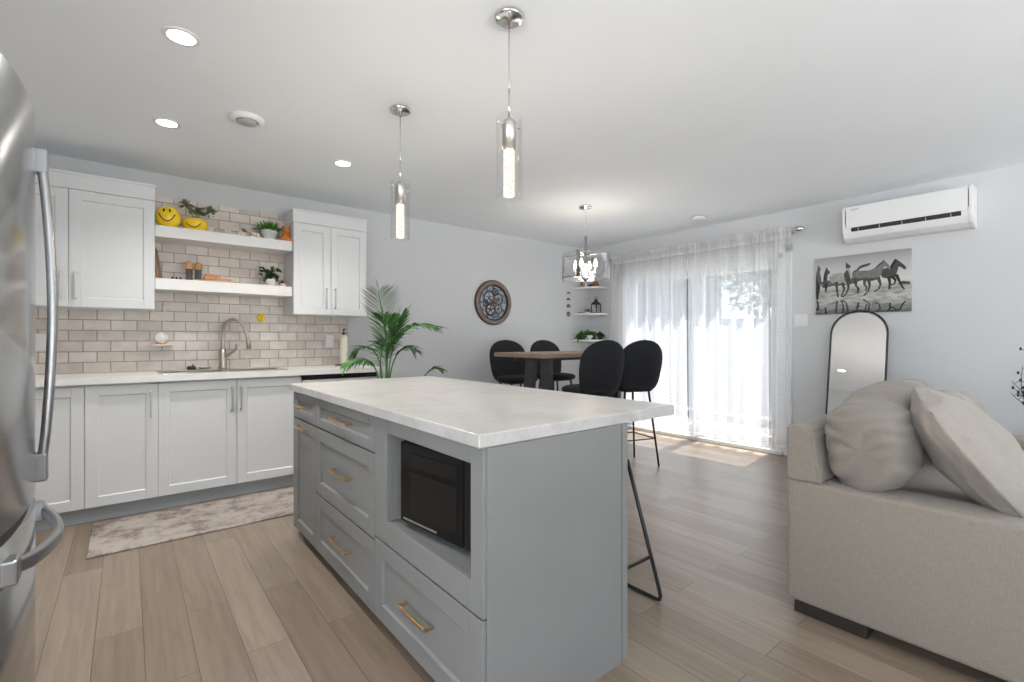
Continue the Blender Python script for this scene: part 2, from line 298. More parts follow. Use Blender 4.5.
# ------------------------------------------------------------------ mesh helpers
def T(x, y, z): return Matrix.Translation((x, y, z))
def RX(a): return Matrix.Rotation(R(a), 4, 'X')
def RY(a): return Matrix.Rotation(R(a), 4, 'Y')
def RZ(a): return Matrix.Rotation(R(a), 4, 'Z')
class MB:
    """collects shapes; build() links them as ONE mesh object"""
    def __init__(self): self.bm = bmesh.new(); self.mats = []; self.mi = 0
    def use(self, m):
        if m not in self.mats: self.mats.append(m)
        self.mi = self.mats.index(m); return self
    def merge(self, b, mtx=None, smooth=False):
        if mtx is not None: bmesh.ops.transform(b, matrix=mtx, verts=b.verts)
        vm = {v: self.bm.verts.new(v.co) for v in b.verts}
        for f in b.faces:
            try: g = self.bm.faces.new([vm[v] for v in f.verts])
            except ValueError: continue
            g.smooth = smooth; g.material_index = self.mi
        b.free(); return self
    def box(self, x0, x1, y0, y1, z0, z1, r=0, seg=2, mtx=None, smooth=False):
        b = bmesh.new(); bmesh.ops.create_cube(b, size=1)
        for v in b.verts: v.co = Vector(((x0 + x1) / 2 + v.co.x * (x1 - x0), (y0 + y1) / 2 + v.co.y * (y1 - y0), (z0 + z1) / 2 + v.co.z * (z1 - z0)))
        if r: bmesh.ops.bevel(b, geom=b.edges[:], offset=min(r, .49 * min(x1 - x0, y1 - y0, z1 - z0)), segments=seg, profile=.5, affect='EDGES')
        return self.merge(b, mtx, smooth)
    def lathe(self, prof, seg=32, mtx=None, smooth=True, a0=0, a1=360):
        b = bmesh.new(); full = abs(a1 - a0) >= 359.9; n = seg if full else seg + 1; rings = []
        for r, z in prof:
            if r < 1e-6: rings.append([b.verts.new((0, 0, z))]); continue
            rings.append([b.verts.new((r * math.cos(R(a0 + (a1 - a0) * k / seg)), r * math.sin(R(a0 + (a1 - a0) * k / seg)), z)) for k in range(n)])
        for A, B in zip(rings, rings[1:]):
            for k in range(seg):
                l = (k + 1) % n
                q = [A[0] if len(A) == 1 else A[k], A[0] if len(A) == 1 else A[l], B[0] if len(B) == 1 else B[l], B[0] if len(B) == 1 else B[k]]
                q = [v for i, v in enumerate(q) if v not in q[:i]]
                if len(q) > 2:
                    try: b.faces.new(q)
                    except ValueError: pass
        return self.merge(b, mtx, smooth)
    def cyl(self, r, z0, z1, seg=24, mtx=None, r2=None, smooth=True):
        r2 = r if r2 is None else r2
        return self.lathe([(0, z0), (r, z0), (r, z0), (r2, z1), (r2, z1), (0, z1)], seg, mtx, smooth)
    def tube(self, pts, r, seg=8, closed=False, smooth=True, flat=1.0):
        pts = [Vector(p) for p in pts]; n = len(pts)
        rs = r if isinstance(r, (list, tuple)) else [r] * n
        b = bmesh.new(); rings = []; up = None
        for i, p in enumerate(pts):
            a = pts[(i - 1) % n] if (closed or i) else p; c = pts[(i + 1) % n] if (closed or i < n - 1) else p
            t = (c - a).normalized()
            if up is None: up = Vector((0, 0, 1)) if abs(t.z) < .9 else Vector((1, 0, 0))
            s = t.cross(up).normalized(); up = s.cross(t).normalized()
            rings.append([b.verts.new(p + s * math.cos(2 * math.pi * k / seg) * rs[i] + up * math.sin(2 * math.pi * k / seg) * rs[i] * flat) for k in range(seg)])
        for i in range(n if closed else n - 1):
            A, B = rings[i], rings[(i + 1) % n]
            for k in range(seg): b.faces.new([A[k], A[(k + 1) % seg], B[(k + 1) % seg], B[k]])
        if not closed:
            b.faces.new(rings[0][::-1]); b.faces.new(rings[-1])
        return self.merge(b, None, smooth)
    def prism(self, pts, h, mtx=None, r=0, smooth=False):
        """polygon in xy, raised by h in z"""
        b = bmesh.new(); A = [b.verts.new((x, y, 0)) for x, y in pts]; B = [b.verts.new((x, y, h)) for x, y in pts]; n = len(pts)
        b.faces.new(A[::-1]); b.faces.new(B)
        for k in range(n): b.faces.new([A[k], A[(k + 1) % n], B[(k + 1) % n], B[k]])
        bmesh.ops.recalc_face_normals(b, faces=b.faces)
        if r: bmesh.ops.bevel(b, geom=[e for e in b.edges if e.is_manifold and abs(e.calc_face_angle(0)) > .5], offset=r, segments=2, affect='EDGES')
        return self.merge(b, mtx, smooth)
    def ball(self, c, r, sx=1, sy=1, sz=1, sub=2, mtx=None):
        b = bmesh.new(); bmesh.ops.create_icosphere(b, subdivisions=sub, radius=r)
        for v in b.verts: v.co = Vector((c[0] + v.co.x * sx, c[1] + v.co.y * sy, c[2] + v.co.z * sz))
        return self.merge(b, mtx, True)
    def leafblade(self, a, d, up, length, width, bend=.25, n=5):
        """a pointed folded blade from a along d"""
        a = Vector(a); d = Vector(d).normalized(); s = d.cross(Vector(up))
        s = s.normalized() if s.length > 1e-4 else Vector((1, 0, 0)); u = s.cross(d).normalized()
        L = []; Cc = []; Rr = []
        for i in range(n + 1):
            t = i / n; wd = width * math.sin(math.pi * min(1, .12 + .88 * t)) ** .8 * (1 if t < .999 else 0)
            p = a + d * length * t - u * 0 + Vector((0, 0, -1)) * bend * length * t * t
            Cc.append(self.bm.verts.new(p)); L.append(self.bm.verts.new(p + s * wd / 2 + u * wd * .18)); Rr.append(self.bm.verts.new(p - s * wd / 2 + u * wd * .18))
        for i in range(n):
            for A, B in ((L, Cc), (Cc, Rr)):
                f = self.bm.faces.new([A[i], A[i + 1], B[i + 1], B[i]]); f.smooth = True; f.material_index = self.mi
        return self
    def build(self, name, m=None, parent=None, **props):
        me = bpy.data.meshes.new(name)
        bmesh.ops.recalc_face_normals(self.bm, faces=self.bm.faces)
        self.bm.to_mesh(me); self.bm.free()
        ms = self.mats if self.mats else [m]
        for x in ms: me.materials.append(x)
        o = bpy.data.objects.new(name, me); C.objects.link(o)
        if parent is not None: o.parent = parent
        for k, v in props.items(): o[k] = v
        return o
def thing(name, label, cat, loc=(0, 0, 0), rotz=0, group=None):
    o = bpy.data.objects.new(name, None); o.empty_display_size = .1; C.objects.link(o)
    o.location = loc; o.rotation_euler = (0, 0, R(rotz)); o['label'] = label; o['category'] = cat
    if group: o['group'] = group
    return o
def tag(o, label, cat, group=None):
    o['label'] = label; o['category'] = cat
    if group: o['group'] = group
    return o
def kids(o): return [c for c in bpy.data.objects if c.parent == o]
def dup(root, loc, label=None, rotz=None):
    r = root.copy(); C.objects.link(r); r.location = loc
    if rotz is not None: r.rotation_euler = (0, 0, R(rotz))
    if label: r['label'] = label
    for ch in kids(root):
        c = ch.copy(); C.objects.link(c); c.parent = r
        for g in kids(ch):
            d = g.copy(); C.objects.link(d); d.parent = c
    return r
def struct(name, mb, m=None, parent=None):
    o = mb.build(name, m, parent)
    if parent is None: o['kind'] = 'structure'
    return o
def arc(cx, cy, r, a0, a1, n): return [(cx + r * math.cos(R(a0 + (a1 - a0) * k / n)), cy + r * math.sin(R(a0 + (a1 - a0) * k / n))) for k in range(n + 1)]
def bez(pts, n=16):
    """Catmull-Rom through pts"""
    P = [Vector(p) for p in pts]; P = [2 * P[0] - P[1]] + P + [2 * P[-1] - P[-2]]; out = []
    for i in range(1, len(P) - 2):
        for k in range(n):
            t = k / n; a, b, c, d = P[i - 1], P[i], P[i + 1], P[i + 2]
            out.append(.5 * ((2 * b) + (c - a) * t + (2 * a - 5 * b + 4 * c - d) * t * t + (3 * b - a - 3 * c + d) * t ** 3))
    out.append(P[-2]); return out

# ================================================================== ROOM
XW, YK = 5.16, 4.62
struct('floor', MB().box(-3.6, 5.34, -4.3, 4.78, -.08, 0), M['floor'])
struct('ceiling', MB().box(-3.6, 5.34, -4.3, 4.78, CEIL, CEIL + .1), M['ceiling'])
struct('wall_kitchen', MB().box(-1.16, XW + .18, YK, YK + .16, 0, CEIL), M['wall'])
D0, D1, DH = 1.99, 3.99, 2.05           # sliding-door opening in the door wall
struct('wall_door', MB().box(XW, XW + .18, -4.3, D0, 0, CEIL).box(XW, XW + .18, D1, YK, 0, CEIL).box(XW, XW + .18, D0, D1, DH, CEIL).box(XW, XW + .18, D0, D1, -.08, .02), M['wall'])
struct('wall_fridge', MB().box(-1.16, -1.0, .9, YK, 0, CEIL).box(-3.6, -1.16, .9, 1.06, 0, CEIL), M['wall'])
struct('wall_back', MB().box(-3.6, 5.34, -4.3, -4.14, 0, .5).box(-3.6, 5.34, -4.3, -4.14, 2.4, CEIL).box(-3.6, -.7, -4.3, -4.14, .5, 2.4).box(3.9, 5.34, -4.3, -4.14, .5, 2.4), M['wall'])  # window opening added in this unseen wall to admit fill light
struct('wall_entry', MB().box(-3.6, -3.44, -4.14, .9, 0, .5).box(-3.6, -3.44, -4.14, .9, 2.4, CEIL).box(-3.6, -3.44, -4.14, -3.3, .5, 2.4).box(-3.6, -3.44, .3, .9, .5, 2.4), M['wall'])  # its window opening is likewise added, for the side fill
struct('baseboard_kitchen', MB().box(1.76, XW, YK - .015, YK, 0, .11, .004), M['trim'])
struct('baseboard_door', MB().box(XW - .015, XW, -4.1, D0 - .08, 0, .11, .004).box(XW - .015, XW, D1 + .08, YK - .015, 0, .11, .004), M['trim'])
# tiled splashback, three steps of height as between the cabinets
struct('wall_backsplash', MB().box(-.998, 1.675, YK - .012, YK, .9, 1.42).box(.154, 1.091, YK - .012, YK, 1.42, 2.283), M['tile'])

# sliding patio door
fr = MB()
fr.box(XW - .02, XW + .16, D0, D0 + .055, .0, DH, .004).box(XW - .02, XW + .16, D1 - .055, D1, .0, DH, .004)
fr.box(XW - .02, XW + .16, D0, D1, DH - .06, DH, .004).box(XW - .05, XW + .17, D0, D1, 0.0, .045, .006).box(XW - .005, XW + .15, D0 + .05, D1 - .05, .045, .07, .004)
door = struct('door_1', fr, M['vinyl'])
for nm, y0, y1, x0 in (('sash', 2.90, D1 - .05, XW + .085), ('sash', D0 + .05, 3.02, XW + .03)):
    s = MB(); st = .085
    s.box(x0, x0 + .045, y0, y0 + st, .06, DH - .05, .004).box(x0, x0 + .045, y1 - st, y1, .06, DH - .05, .004)
    s.box(x0, x0 + .045, y0 + st, y1 - st, .06, .06 + .10, .004).box(x0, x0 + .045, y0 + st, y1 - st, DH - .05 - .09, DH - .05, .004)
    so = s.build('sash', M['vinyl'], door)
    MB().box(x0 + .018, x0 + .024, y0 + st - .01, y1 - st + .01, .15, DH - .13).build('pane', M['pane'], so)
MB().box(XW + .0, XW + .03, 2.93, 2.955, .92, 1.12, .006).build('door_handle', M['vinyl'], door)
tr = MB()
tr.box(XW - .016, XW, D0 - .075, D0, 0, DH + .075, .004).box(XW - .016, XW, D1, D1 + .075, 0, DH + .075, .004).box(XW - .016, XW, D0 - .075, D1 + .075, DH, DH + .075, .004)
struct('trim_1', tr, M['trim'])

# what stands outside the door
o = struct('ground', MB().box(5.36, 20, -6, 14, -.30, -.2), M['deck'])
sd = thing('neighbour_house', 'grey sided neighbouring house seen through the sheer curtain', 'house', (11.5, 10.2, -.2))
hb = MB()
for k in range(22): hb.box(-2.2, 2.2, -3.2, 3.2, k * .17, k * .17 + .165, .012)
hb.build('siding_wall', M['siding'], sd)
MB().prism([(-3.5, 0), (3.5, 0), (0, 1.9)], 4.8, T(-2.4, 0, 3.74) @ RZ(90) @ RX(90)).build('roof', M['toe'], sd)
fe = thing('toning_fence', 'added grey board fence toning down the view behind the sheer curtain', 'fence', (8.5, 4.5, -.2))  # fence added to darken the bright ground seen through the sheer
fb = MB()
for k in range(60): fb.box(-.012, .012, -6 + k * .2, -6 + k * .2 + .19, .05, 1.75, .004)
fb.box(.012, .05, -6, 6, .3, .38).box(.012, .05, -6, 6, 1.4, 1.48).build('boards', M['siding'], fe)
for k in range(6): MB().box(.05, .15, -6 + k * 2.36, -5.9 + k * 2.36, 0, 1.85, .006).build('post', M['siding'], fe)
def tree(x, y, h, s, label):
    t = thing('garden_tree', label, 'tree', (x, y, -.2))
    MB().tube([(0, 0, 0), (.05, 0, h * .4), (0, .05, h * .75)], [.13, .1, .05], 8).build('trunk', M['bark'], t)
    f = MB()
    for k in range(900):
        d = Vector((random.gauss(0, 1), random.gauss(0, 1), random.gauss(0, 1))).normalized() * (random.random() ** .4) * s
        p = Vector((d.x, d.y, h * .78 + d.z * .9))
        f.leafblade(p, (random.gauss(0, 1), random.gauss(0, 1), random.gauss(0, .6)), (0, 0, 1), .28, .14, .1, 2)
    f.build('crown', M['treeleaf'], t)
tree(12.4, 5.2, 4.2, 1.4, 'leafy garden tree outside beyond the door\'s sunlit half')
tree(16.4, 6.6, 5.0, 1.9, 'further leafy garden tree outside behind the nearer one')

# ================================================================== WHITE KITCHEN RUN
def shaker(mb, x0, x1, z0, z1, y=0, t=.02, rail=.062, inset=.009, gap=.0015):
    """front faces -y at y"""
    x0 += gap; x1 -= gap; z0 += gap; z1 -= gap; r = min(rail, (z1 - z0) * .3)
    mb.box(x0, x0 + rail, y, y + t, z0, z1, .0015, 1).box(x1 - rail, x1, y, y + t, z0, z1, .0015, 1)
    mb.box(x0 + rail, x1 - rail, y, y + t, z0, z0 + r, .0015, 1).box(x0 + rail, x1 - rail, y, y + t, z1 - r, z1, .0015, 1)
    b = bmesh.new(); k = .006
    O = [(x0 + rail, z0 + r), (x1 - rail, z0 + r), (x1 - rail, z1 - r), (x0 + rail, z1 - r)]
    I = [(x0 + rail + k, z0 + r + k), (x1 - rail - k, z0 + r + k), (x1 - rail - k, z1 - r - k), (x0 + rail + k, z1 - r - k)]
    A = [b.verts.new((px, y + .001, pz)) for px, pz in O]; B = [b.verts.new((px, y + inset, pz)) for px, pz in I]
    b.faces.new(B)
    for q in range(4): b.faces.new([A[q], A[(q + 1) % 4], B[(q + 1) % 4], B[q]])
    mb.merge(b)
    mb.box(x0 + rail, x1 - rail, y + inset + .002, y + t, z0 + r, z1 - r)
    return mb
def pull(a, b, out=.028, r=.0055):
    """square bar pull between a and b (x, z), standing off towards -y"""
    p = MB(); (xa, za), (xb, zb) = a, b
    hor = abs(xb - xa) > abs(zb - za)
    if hor:
        p.box(xa, xb, -out - r, -out + r, za - r, za + r, .002); p.box(xa, xa + 2 * r, -out, 0, za - r, za + r, .001); p.box(xb - 2 * r, xb, -out, 0, za - r, za + r, .001)
    else:
        p.box(xa - r, xa + r, -out - r, -out + r, za, zb, .002); p.box(xa - r, xa + r, -out, 0, za, za + 2 * r, .001); p.box(xa - r, xa + r, -out, 0, zb - 2 * r, zb, .001)
    return p
YB = 4.01
def base_cabinet(x0, x1, doors, label, hollow=False):
    t = thing('base_cabinet', label, 'cabinet', (0, YB, 0), 0, 'white base cabinets')
    if hollow: MB().box(x0, x0 + .018, .02, .597, .1, .884).box(x1 - .018, x1, .02, .597, .1, .884).box(x0, x1, .02, .597, .1, .118).box(x0, x1, .58, .597, .1, .884).box(x0, x1, .02, .038, .82, .884).build('body', M['white'], t)
    else: MB().box(x0, x1, .02, .597, .1, .884).build('body', M['white'], t)
    for d0, d1, hx in doors:
        d = shaker(MB(), d0, d1, .1, .872).build('door', M['white'], t)
        if hx is not None: pull((hx, .645), (hx, .82)).build('handle', M['pull'], d)
    MB().box(x0, x1, .05, .066, 0, .1).build('toe_kick', M['toe'], t, label='grey toe kick')
base_cabinet(-.995, -.21, [(-.98, -.595, None), (-.595, -.21, -.56)], 'white base cabinet beside the fridge, partly behind its handles')
base_cabinet(-.21, .161, [(-.21, .161, .122)], 'narrow white single-door base cabinet between sink cabinet and fridge end')
base_cabinet(.161, 1.083, [(.161, .63, .598), (.63, 1.083, .656)], 'white double-door sink cabinet under the faucet', True)
dw = thing('dishwasher', 'white dishwasher with black control strip under the counter', 'dishwasher', (1.085, YB, 0))
MB().box(.004, .626, .03, .59, .1, .88).build('body', M['greyplastic'], dw)
MB().box(.004, .626, -.008, .03, .1, .842, .006).build('door', M['plastic'], dw)
MB().box(.004, .626, -.012, .03, .845, .884, .004).build('control_strip', M['blackplastic'], dw, label='black control strip')
MB().box(.004, .626, .05, .066, 0, .1).build('toe_kick', M['toe'], dw)
MB().box(1.713, 1.735, YB - .005, YB + .597, 0, .884).build('end_panel', M['white'])
tag(bpy.data.objects['end_panel'], 'thin white end panel closing the counter run beside the dishwasher', 'panel')
# worktop with a cut-out for the sink
SX0, SX1, SY0, SY1 = .17, 1.00, 4.09, 4.50
ct = MB().box(-.998, SX0 + .02, 3.975, YK - .013, .885, .925).box(SX1 - .02, 1.745, 3.975, YK - .013, .885, .925)
ct.box(SX0 + .02, SX1 - .02, 3.975, SY0 + .02, .885, .925).box(SX0 + .02, SX1 - .02, SY1 - .02, YK - .013, .885, .925)
tag(ct.build('kitchen_worktop', M['counter']), 'long white worktop along the tiled wall holding the sink', 'worktop')
sk = thing('kitchen_sink', 'stainless drop-in sink set in the white worktop', 'sink', (0, 0, .925))
MB().box(SX0, SX1, SY0, SY0 + .035, 0, .006, .003).box(SX0, SX1, SY1 - .06, SY1 + .06, 0, .006, .003).box(SX0, SX0 + .03, SY0, SY1, 0, .006, .003).box(SX1 - .03, SX1, SY0, SY1, 0, .006, .003).box(.57, .60, SY0, SY1, -.01, .006, .003).build('rim', M['nickel'], sk)
for a, b in ((SX0 + .03, .57), (.60, SX1 - .03)):
    MB().box(a, a + .004, SY0 + .035, SY1 - .06, -.18, 0).box(b - .004, b, SY0 + .035, SY1 - .06, -.18, 0).box(a, b, SY0 + .035, SY0 + .039, -.18, 0).box(a, b, SY1 - .064, SY1 - .06, -.18, 0).box(a, b, SY0 + .035, SY1 - .06, -.184, -.178).build('bowl', M['steelbar'], sk)
fa = thing('faucet', 'tall nickel gooseneck faucet with side lever behind the sink', 'faucet', (.605, 4.505, .931))
MB().lathe([(0, 0), (.034, 0), (.034, .008), (.029, .016), (.026, .10), (.021, .16), (0, .165)], 24).build('body', M['nickel'], fa)
pts = bez([(0, 0, .15), (.004, -.005, .27), (.015, -.02, .36), (.07, -.07, .405), (.125, -.11, .36), (.148, -.125, .29), (.165, -.135, .215)], 10)
MB().tube(pts, [.0155 - .003 * i / len(pts) for i in range(len(pts))], 12).build('spout', M['nickel'], fa)
MB().lathe([(0, 0), (.018, 0), (.017, .05), (.013, .085), (0, .085)], 16, T(.168, -.137, .165) @ RY(-7)).build('spray_head', M['nickel'], fa)
MB().tube(bez([(.015, -.01, .10), (.055, -.03, .125), (.088, -.045, .155), (.092, -.05, .20)], 6), [.013] * 9 + [.010] * 10, 8).build('lever', M['nickel'], fa)

# wall cabinets
YU = 4.28
def upper(x0, x1, doors, label, crown_left=False):
    t = thing('wall_cabinet', label, 'cabinet', (0, YU, 1.385))
    MB().box(x0, x1, .02, YK - .013 - YU, 0, .787).build('body', M['white'], t)
    for d0, d1, hx in doors:
        d = shaker(MB(), d0, d1, .0, .782).build('door', M['white'], t)
        pull((hx, .055), (hx, .235)).build('handle', M['pull'], d)
    MB().box(x0 - .002, x1 + .002, .004, YK - .013 - YU, .785, .893, .002).box(x0 - .006, x1 + .006, -.004, YK - .013 - YU, .88, .899, .003).build('crown', M['white'], t)
upper(-.995, .154, [(-.995, -.752, -.80), (-.752, -.303, -.34), (-.303, .154, -.268)], 'white wall cabinet high beside the fridge handle')
upper(1.091, 1.728, [(1.091, 1.403, 1.362), (1.403, 1.728, 1.44)], 'white two-door wall cabinet above the soap bottle')
for z, lb in ((1.922, 'thick white floating shelf carrying the yellow smiley pots'), (1.536, 'thick white floating shelf carrying the wooden boards')):
    tag(MB().box(.156, 1.089, 4.315, YK - .013, z, z + .084, .003).build('floating_shelf', M['shelfwhite']), lb, 'shelf', 'floating shelves')

# ---- things on the upper shelf (top 2.006)
ZT, ZL = 2.006, 1.62
def smile(mb, r, sx, sy, sz, cz, az, wide):
    """eyes and a grin lying on an ellipsoid"""
    def pt(a, e, k=1.012):
        a = R(az + a); e = R(e)
        return Vector((r * sx * k * math.cos(e) * math.cos(a), r * sy * k * math.cos(e) * math.sin(a), cz + r * sz * k * math.sin(e)))
    mb.tube([pt(-wide + 2 * wide * k / 14, 12 - 38 * math.sin(math.pi * k / 14) ** .8) for k in range(15)], r * .045, 6)
    for s in (-1, 1): mb.tube([pt(s * 15, 20), pt(s * 15, 29), pt(s * 15, 38)], [r * .05, r * .085, r * .05], 6)
p = thing('smiley_pot', 'tall round yellow pot with a smiley face', 'pot', (.240, 4.42, ZT))
MB().ball((0, 0, .083), .082, .98, .9, 1.06, 3).build('bowl', M['yellow'], p)
f = MB(); smile(f, .082, .98, .9, 1.06, .083, -100, 38); f.build('face', M['ink'], p, label='black smiling face')
p = thing('smiley_planter', 'low yellow smiley bowl planted with a spiky succulent', 'planter', (.41, 4.45, ZT))
MB().lathe([(0, 0), (.05, 0), (.072, .02), (.083, .05), (.082, .08), (.072, .1), (.064, .1), (.066, .085), (0, .085)], 28).build('bowl', M['yellow'], p)
f = MB(); smile(f, .082, 1, 1, .62, .052, -102, 34); f.build('face', M['ink'], p, label='black smiling face')
def rosette(mb, c, n, L, wd, tilt=(10, 75)):
    for k in range(n):
        a = random.random() * 360; e = random.uniform(*tilt)
        mb.leafblade(c, (math.cos(R(a)) * math.cos(R(e)), math.sin(R(a)) * math.cos(R(e)), math.sin(R(e))), (0, 0, 1), L * random.uniform(.7, 1.1), wd, .2, 4)
s = MB()
for c, pth in (((-.06, -.02, .2), 0), ((.10, -.03, .17), 0), ((.02, 0, .16), 0)):
    s.tube(bez([(0, 0, .08), (c[0] * .4, c[1] * .4, .15), c], 6), .004, 6)
    rosette(s, c, 34, .07, .019, (-25, 80))
for k in range(40): s.leafblade((random.uniform(-.06, .12), random.uniform(-.05, .02), random.uniform(.14, .2)), (random.gauss(0, 1), random.gauss(0, 1), random.gauss(.2, .6)), (0, 0, 1), .04, .009, .1, 3)
s.build('succulent', M['succulent'], p, label='grey-green spiky succulent')
p = thing('wicker_bowl', 'small blush bowl tucked beside the smiley planter', 'bowl', (.512, 4.47, ZT))
MB().lathe([(0, 0), (.02, 0), (.032, .03), (.03, .06), (.026, .06), (.027, .03), (0, .012)], 20).build('bowl', M['blush'], p)
# a little row of carved letters / driftwood along the shelf
for k, (x, s_, h, lb) in enumerate(((.625, .028, .085, 'pale driftwood chip nearest the smiley planter on the upper shelf'), (.72, .045, .095, 'brown and cream shell standing mid upper shelf'), (.83, .04, .085, 'pale coral piece before the ribbed white pot on the upper shelf'))):
    p = MB(); p.use(M['cream'])
    for q in range(5): p.ball((random.uniform(-.6, .6) * s_, random.uniform(-.2, .2) * s_, h * random.uniform(.3, .55)), s_ * .42, 1, .6, random.uniform(.9, 1.6), 2)
    p.box(-s_, s_, -.02, .02, 0, .012, .004)
    if k == 1: p.use(M['woodmid']); p.ball((-.004, -.02, .06), .02, 1.2, .6, .7, 2, RY(25))
    o = p.build('shelf_ornament'); o.location = (x, 4.41, ZT); tag(o, lb, 'ornament')
p = thing('potted_grass', 'bushy green grass in a ribbed white pot on the upper shelf', 'plant', (.94, 4.45, ZT))
MB().lathe([(0, 0), (.043, 0), (.045, .004), (.055, .06), (.06, .062), (.062, .094), (.055, .094), (.053, .08), (0, .08)], 28).build('pot', M['ceramic'], p)
g = MB()
for k in range(190):
    a = random.random() * 360; e = random.uniform(15, 88); q = (random.uniform(-.04, .04), random.uniform(-.04, .04), .08)
    g.leafblade(q, (math.cos(R(a)) * math.cos(R(e)), math.sin(R(a)) * math.cos(R(e)), math.sin(R(e))), (0, 0, 1), random.uniform(.08, .145), .014, .25, 4)
g.build('grass_tuft', M['leaf2'], p)
p = thing('orange_figurine', 'small orange seated figurine against the white cabinet side', 'figurine', (1.056, 4.385, ZT))
MB().lathe([(0, 0), (.036, 0), (.04, .02), (.034, .05), (.022, .075), (0, .08)], 20).ball((.03, -.012, .022), .02).ball((-.028, -.016, .022), .02).build('body', M['orange'], p)
MB().ball((0, -.004, .10), .03, 1, 1, .95).ball((.02, 0, .125), .011).ball((-.02, 0, .125), .011).build('head', M['orange'], p)

# ---- things on the lower shelf (top 1.62)
p = MB().box(-.13, .13, -.009, .009, 0, .25, .008, mtx=RX(-9) @ RZ(0))
o = p.build('chopping_board', M['woodmid']); o.location = (.19, 4.44, ZL); o.rotation_euler = (0, 0, R(82)); o.rotation_euler.rotate_axis('X', R(0))
tag(o, 'walnut chopping board standing on edge against the cabinet side', 'board')
for x, y, lb in ((.372, 4.44, 'smoked grey grinder with wooden top, nearer the chopping board'), (.432, 4.45, 'smoked grey grinder with wooden top, nearer the salmon slab')):
    p = thing('spice_grinder', lb, 'grinder', (x, y, ZL), 0, 'spice grinders on the lower shelf')
    MB().cyl(.023, 0, .095, 20).build('jar', M['smoke'], p)
    MB().lathe([(0, .095), (.028, .095), (.029, .10), (.029, .14), (.026, .146), (.008, .15), (.008, .158), (0, .158)], 20).build('lid', M['woodwarm'], p)
o = MB().prism([(.17 * math.cos(R(a)), .055 * math.sin(R(a))) for a in range(0, 360, 15)], .012, None, .003).build('serving_board', M['woodlight']); o.location = (.56, 4.375, ZL)
tag(o, 'oval light wood board lying flat on the lower shelf', 'board')
p = MB()
p.box(-.09, .1, -.035, .03, 0, .018, .006, mtx=RZ(4)).box(-.085, .03, -.03, .02, .016, .034, .006, mtx=RZ(-8)).box(-.075, -.02, -.02, .02, .03, .048, .008)
o = p.build('salt_slab', M['salmon']); o.location = (.545, 4.38, ZL + .0125); tag(o, 'salmon pink stepped slab resting on the oval board', 'slab')
for x in (.262, .287, .312):
    o = MB().lathe([(0, 0), (.007, 0), (.009, .008), (.005, .018), (0, .022)], 12).build('peg_figure', M['ink']); o.location = (x, 4.37, ZL)
    tag(o, {.262: 'tiny dark peg nearest the chopping board', .287: 'tiny dark peg, middle of three by the grinders', .312: 'tiny dark peg nearest the grinders'}[x], 'ornament', 'tiny pegs on the lower shelf')
p = thing('trailing_plant', 'dark curly-leaved plant in a small white pot on the lower shelf', 'plant', (.925, 4.43, ZL))
MB().lathe([(0, 0), (.032, 0), (.04, .06), (.036, .06), (.034, .05), (0, .05)], 22, T(.02, -.01, 0)).build('pot', M['ceramic'], p)
g = MB()
for k in range(16):
    a = random.random() * 360; L = random.uniform(.06, .12); c = Vector((.02, -.01, .05)); e = c + Vector((math.cos(R(a)) * L * .8, math.sin(R(a)) * L * .5, random.uniform(-.01, .10)))
    pts = bez([c, (c + e) / 2 + Vector((0, 0, .05)), e], 6); g.tube(pts, .0022, 5)
    for q in pts[3::2]:
        for s_ in (-1, 1): g.leafblade(q, (random.gauss(0, 1), random.gauss(0, 1), random.gauss(0, .5)), (0, 0, 1), .034, .022, .2, 3)
g.build('vines', M['leafdark'], p)
p = thing('mini_pot', 'tiny blush pot with a sprig beside the curly plant', 'plant', (1.04, 4.42, ZL))
MB().lathe([(0, 0), (.022, 0), (.029, .03), (.025, .032), (.024, .025), (0, .025)], 20).build('pot', M['blush'], p)
g = MB(); rosette(g, (0, 0, .028), 10, .05, .012, (5, 60)); g.build('sprig', M['leafdark'], p)

# ---- on the splashback and worktop
o = MB().box(.135, .28, 4.535, YK - .0125, 1.118, 1.132, .003).build('soap_ledge', M['blush']); tag(o, 'tiny blush ledge stuck on the tiles by the sink', 'shelf')
o = MB().use(M['ceramic']).ball((0, 0, .048), .046, 1, .7, 1, 3).use(M['gold']).lathe([(0, 0), (.028, 0), (.034, .012), (.03, .02), (0, .02)], 20, Matrix.Scale(.75, 4, (0, 1, 0))).build('round_trinket'); o.location = (.203, 4.568, 1.132); tag(o, 'round white trinket on a gold foot on the tiny ledge', 'ornament')
o = MB().ball((0, 0, 0), .028, .8, .35, 1.25, 3).ball((.018, 0, -.01), .018, 1, .4, 1, 2).build('shell_hook', M['shell']); o.location = (.228, YK - .022, 1.42); tag(o, 'pearly shell stuck on the tiles below the smiley shelf', 'ornament')
fl = MB()
for k in range(6): fl.ball((.019 * math.cos(R(k * 60)), 0, .019 * math.sin(R(k * 60))), .016, 1, .45, 1, 2)
fl.use(M['yellow']); o = fl.build('flower_hook'); o.location = (.906, YK - .02, 1.36); tag(o, 'yellow flower stuck on the tiles beside the faucet', 'ornament')
def wallplate(x, z, lb):
    t = thing('outlet', lb, 'outlet', (x, YK - .012, z))
    MB().box(-.036, .036, -.006, 0, -.058, .058, .004).build('plate', M['plastic'], t)
    for dz in (-.022, .022): MB().box(-.016, .016, -.0085, -.005, dz - .013, dz + .013, .004).box(-.007, -.005, -.0092, -.008, dz - .004, dz + .006).box(.005, .007, -.0092, -.008, dz - .004, dz + .006).build('socket', M['plastic'], t)
wallplate(1.498, 1.155, 'white outlet on the tiles beside the soap bottle')
wallplate(-.46, 1.15, 'white outlet on the tiles beside the fridge handle')
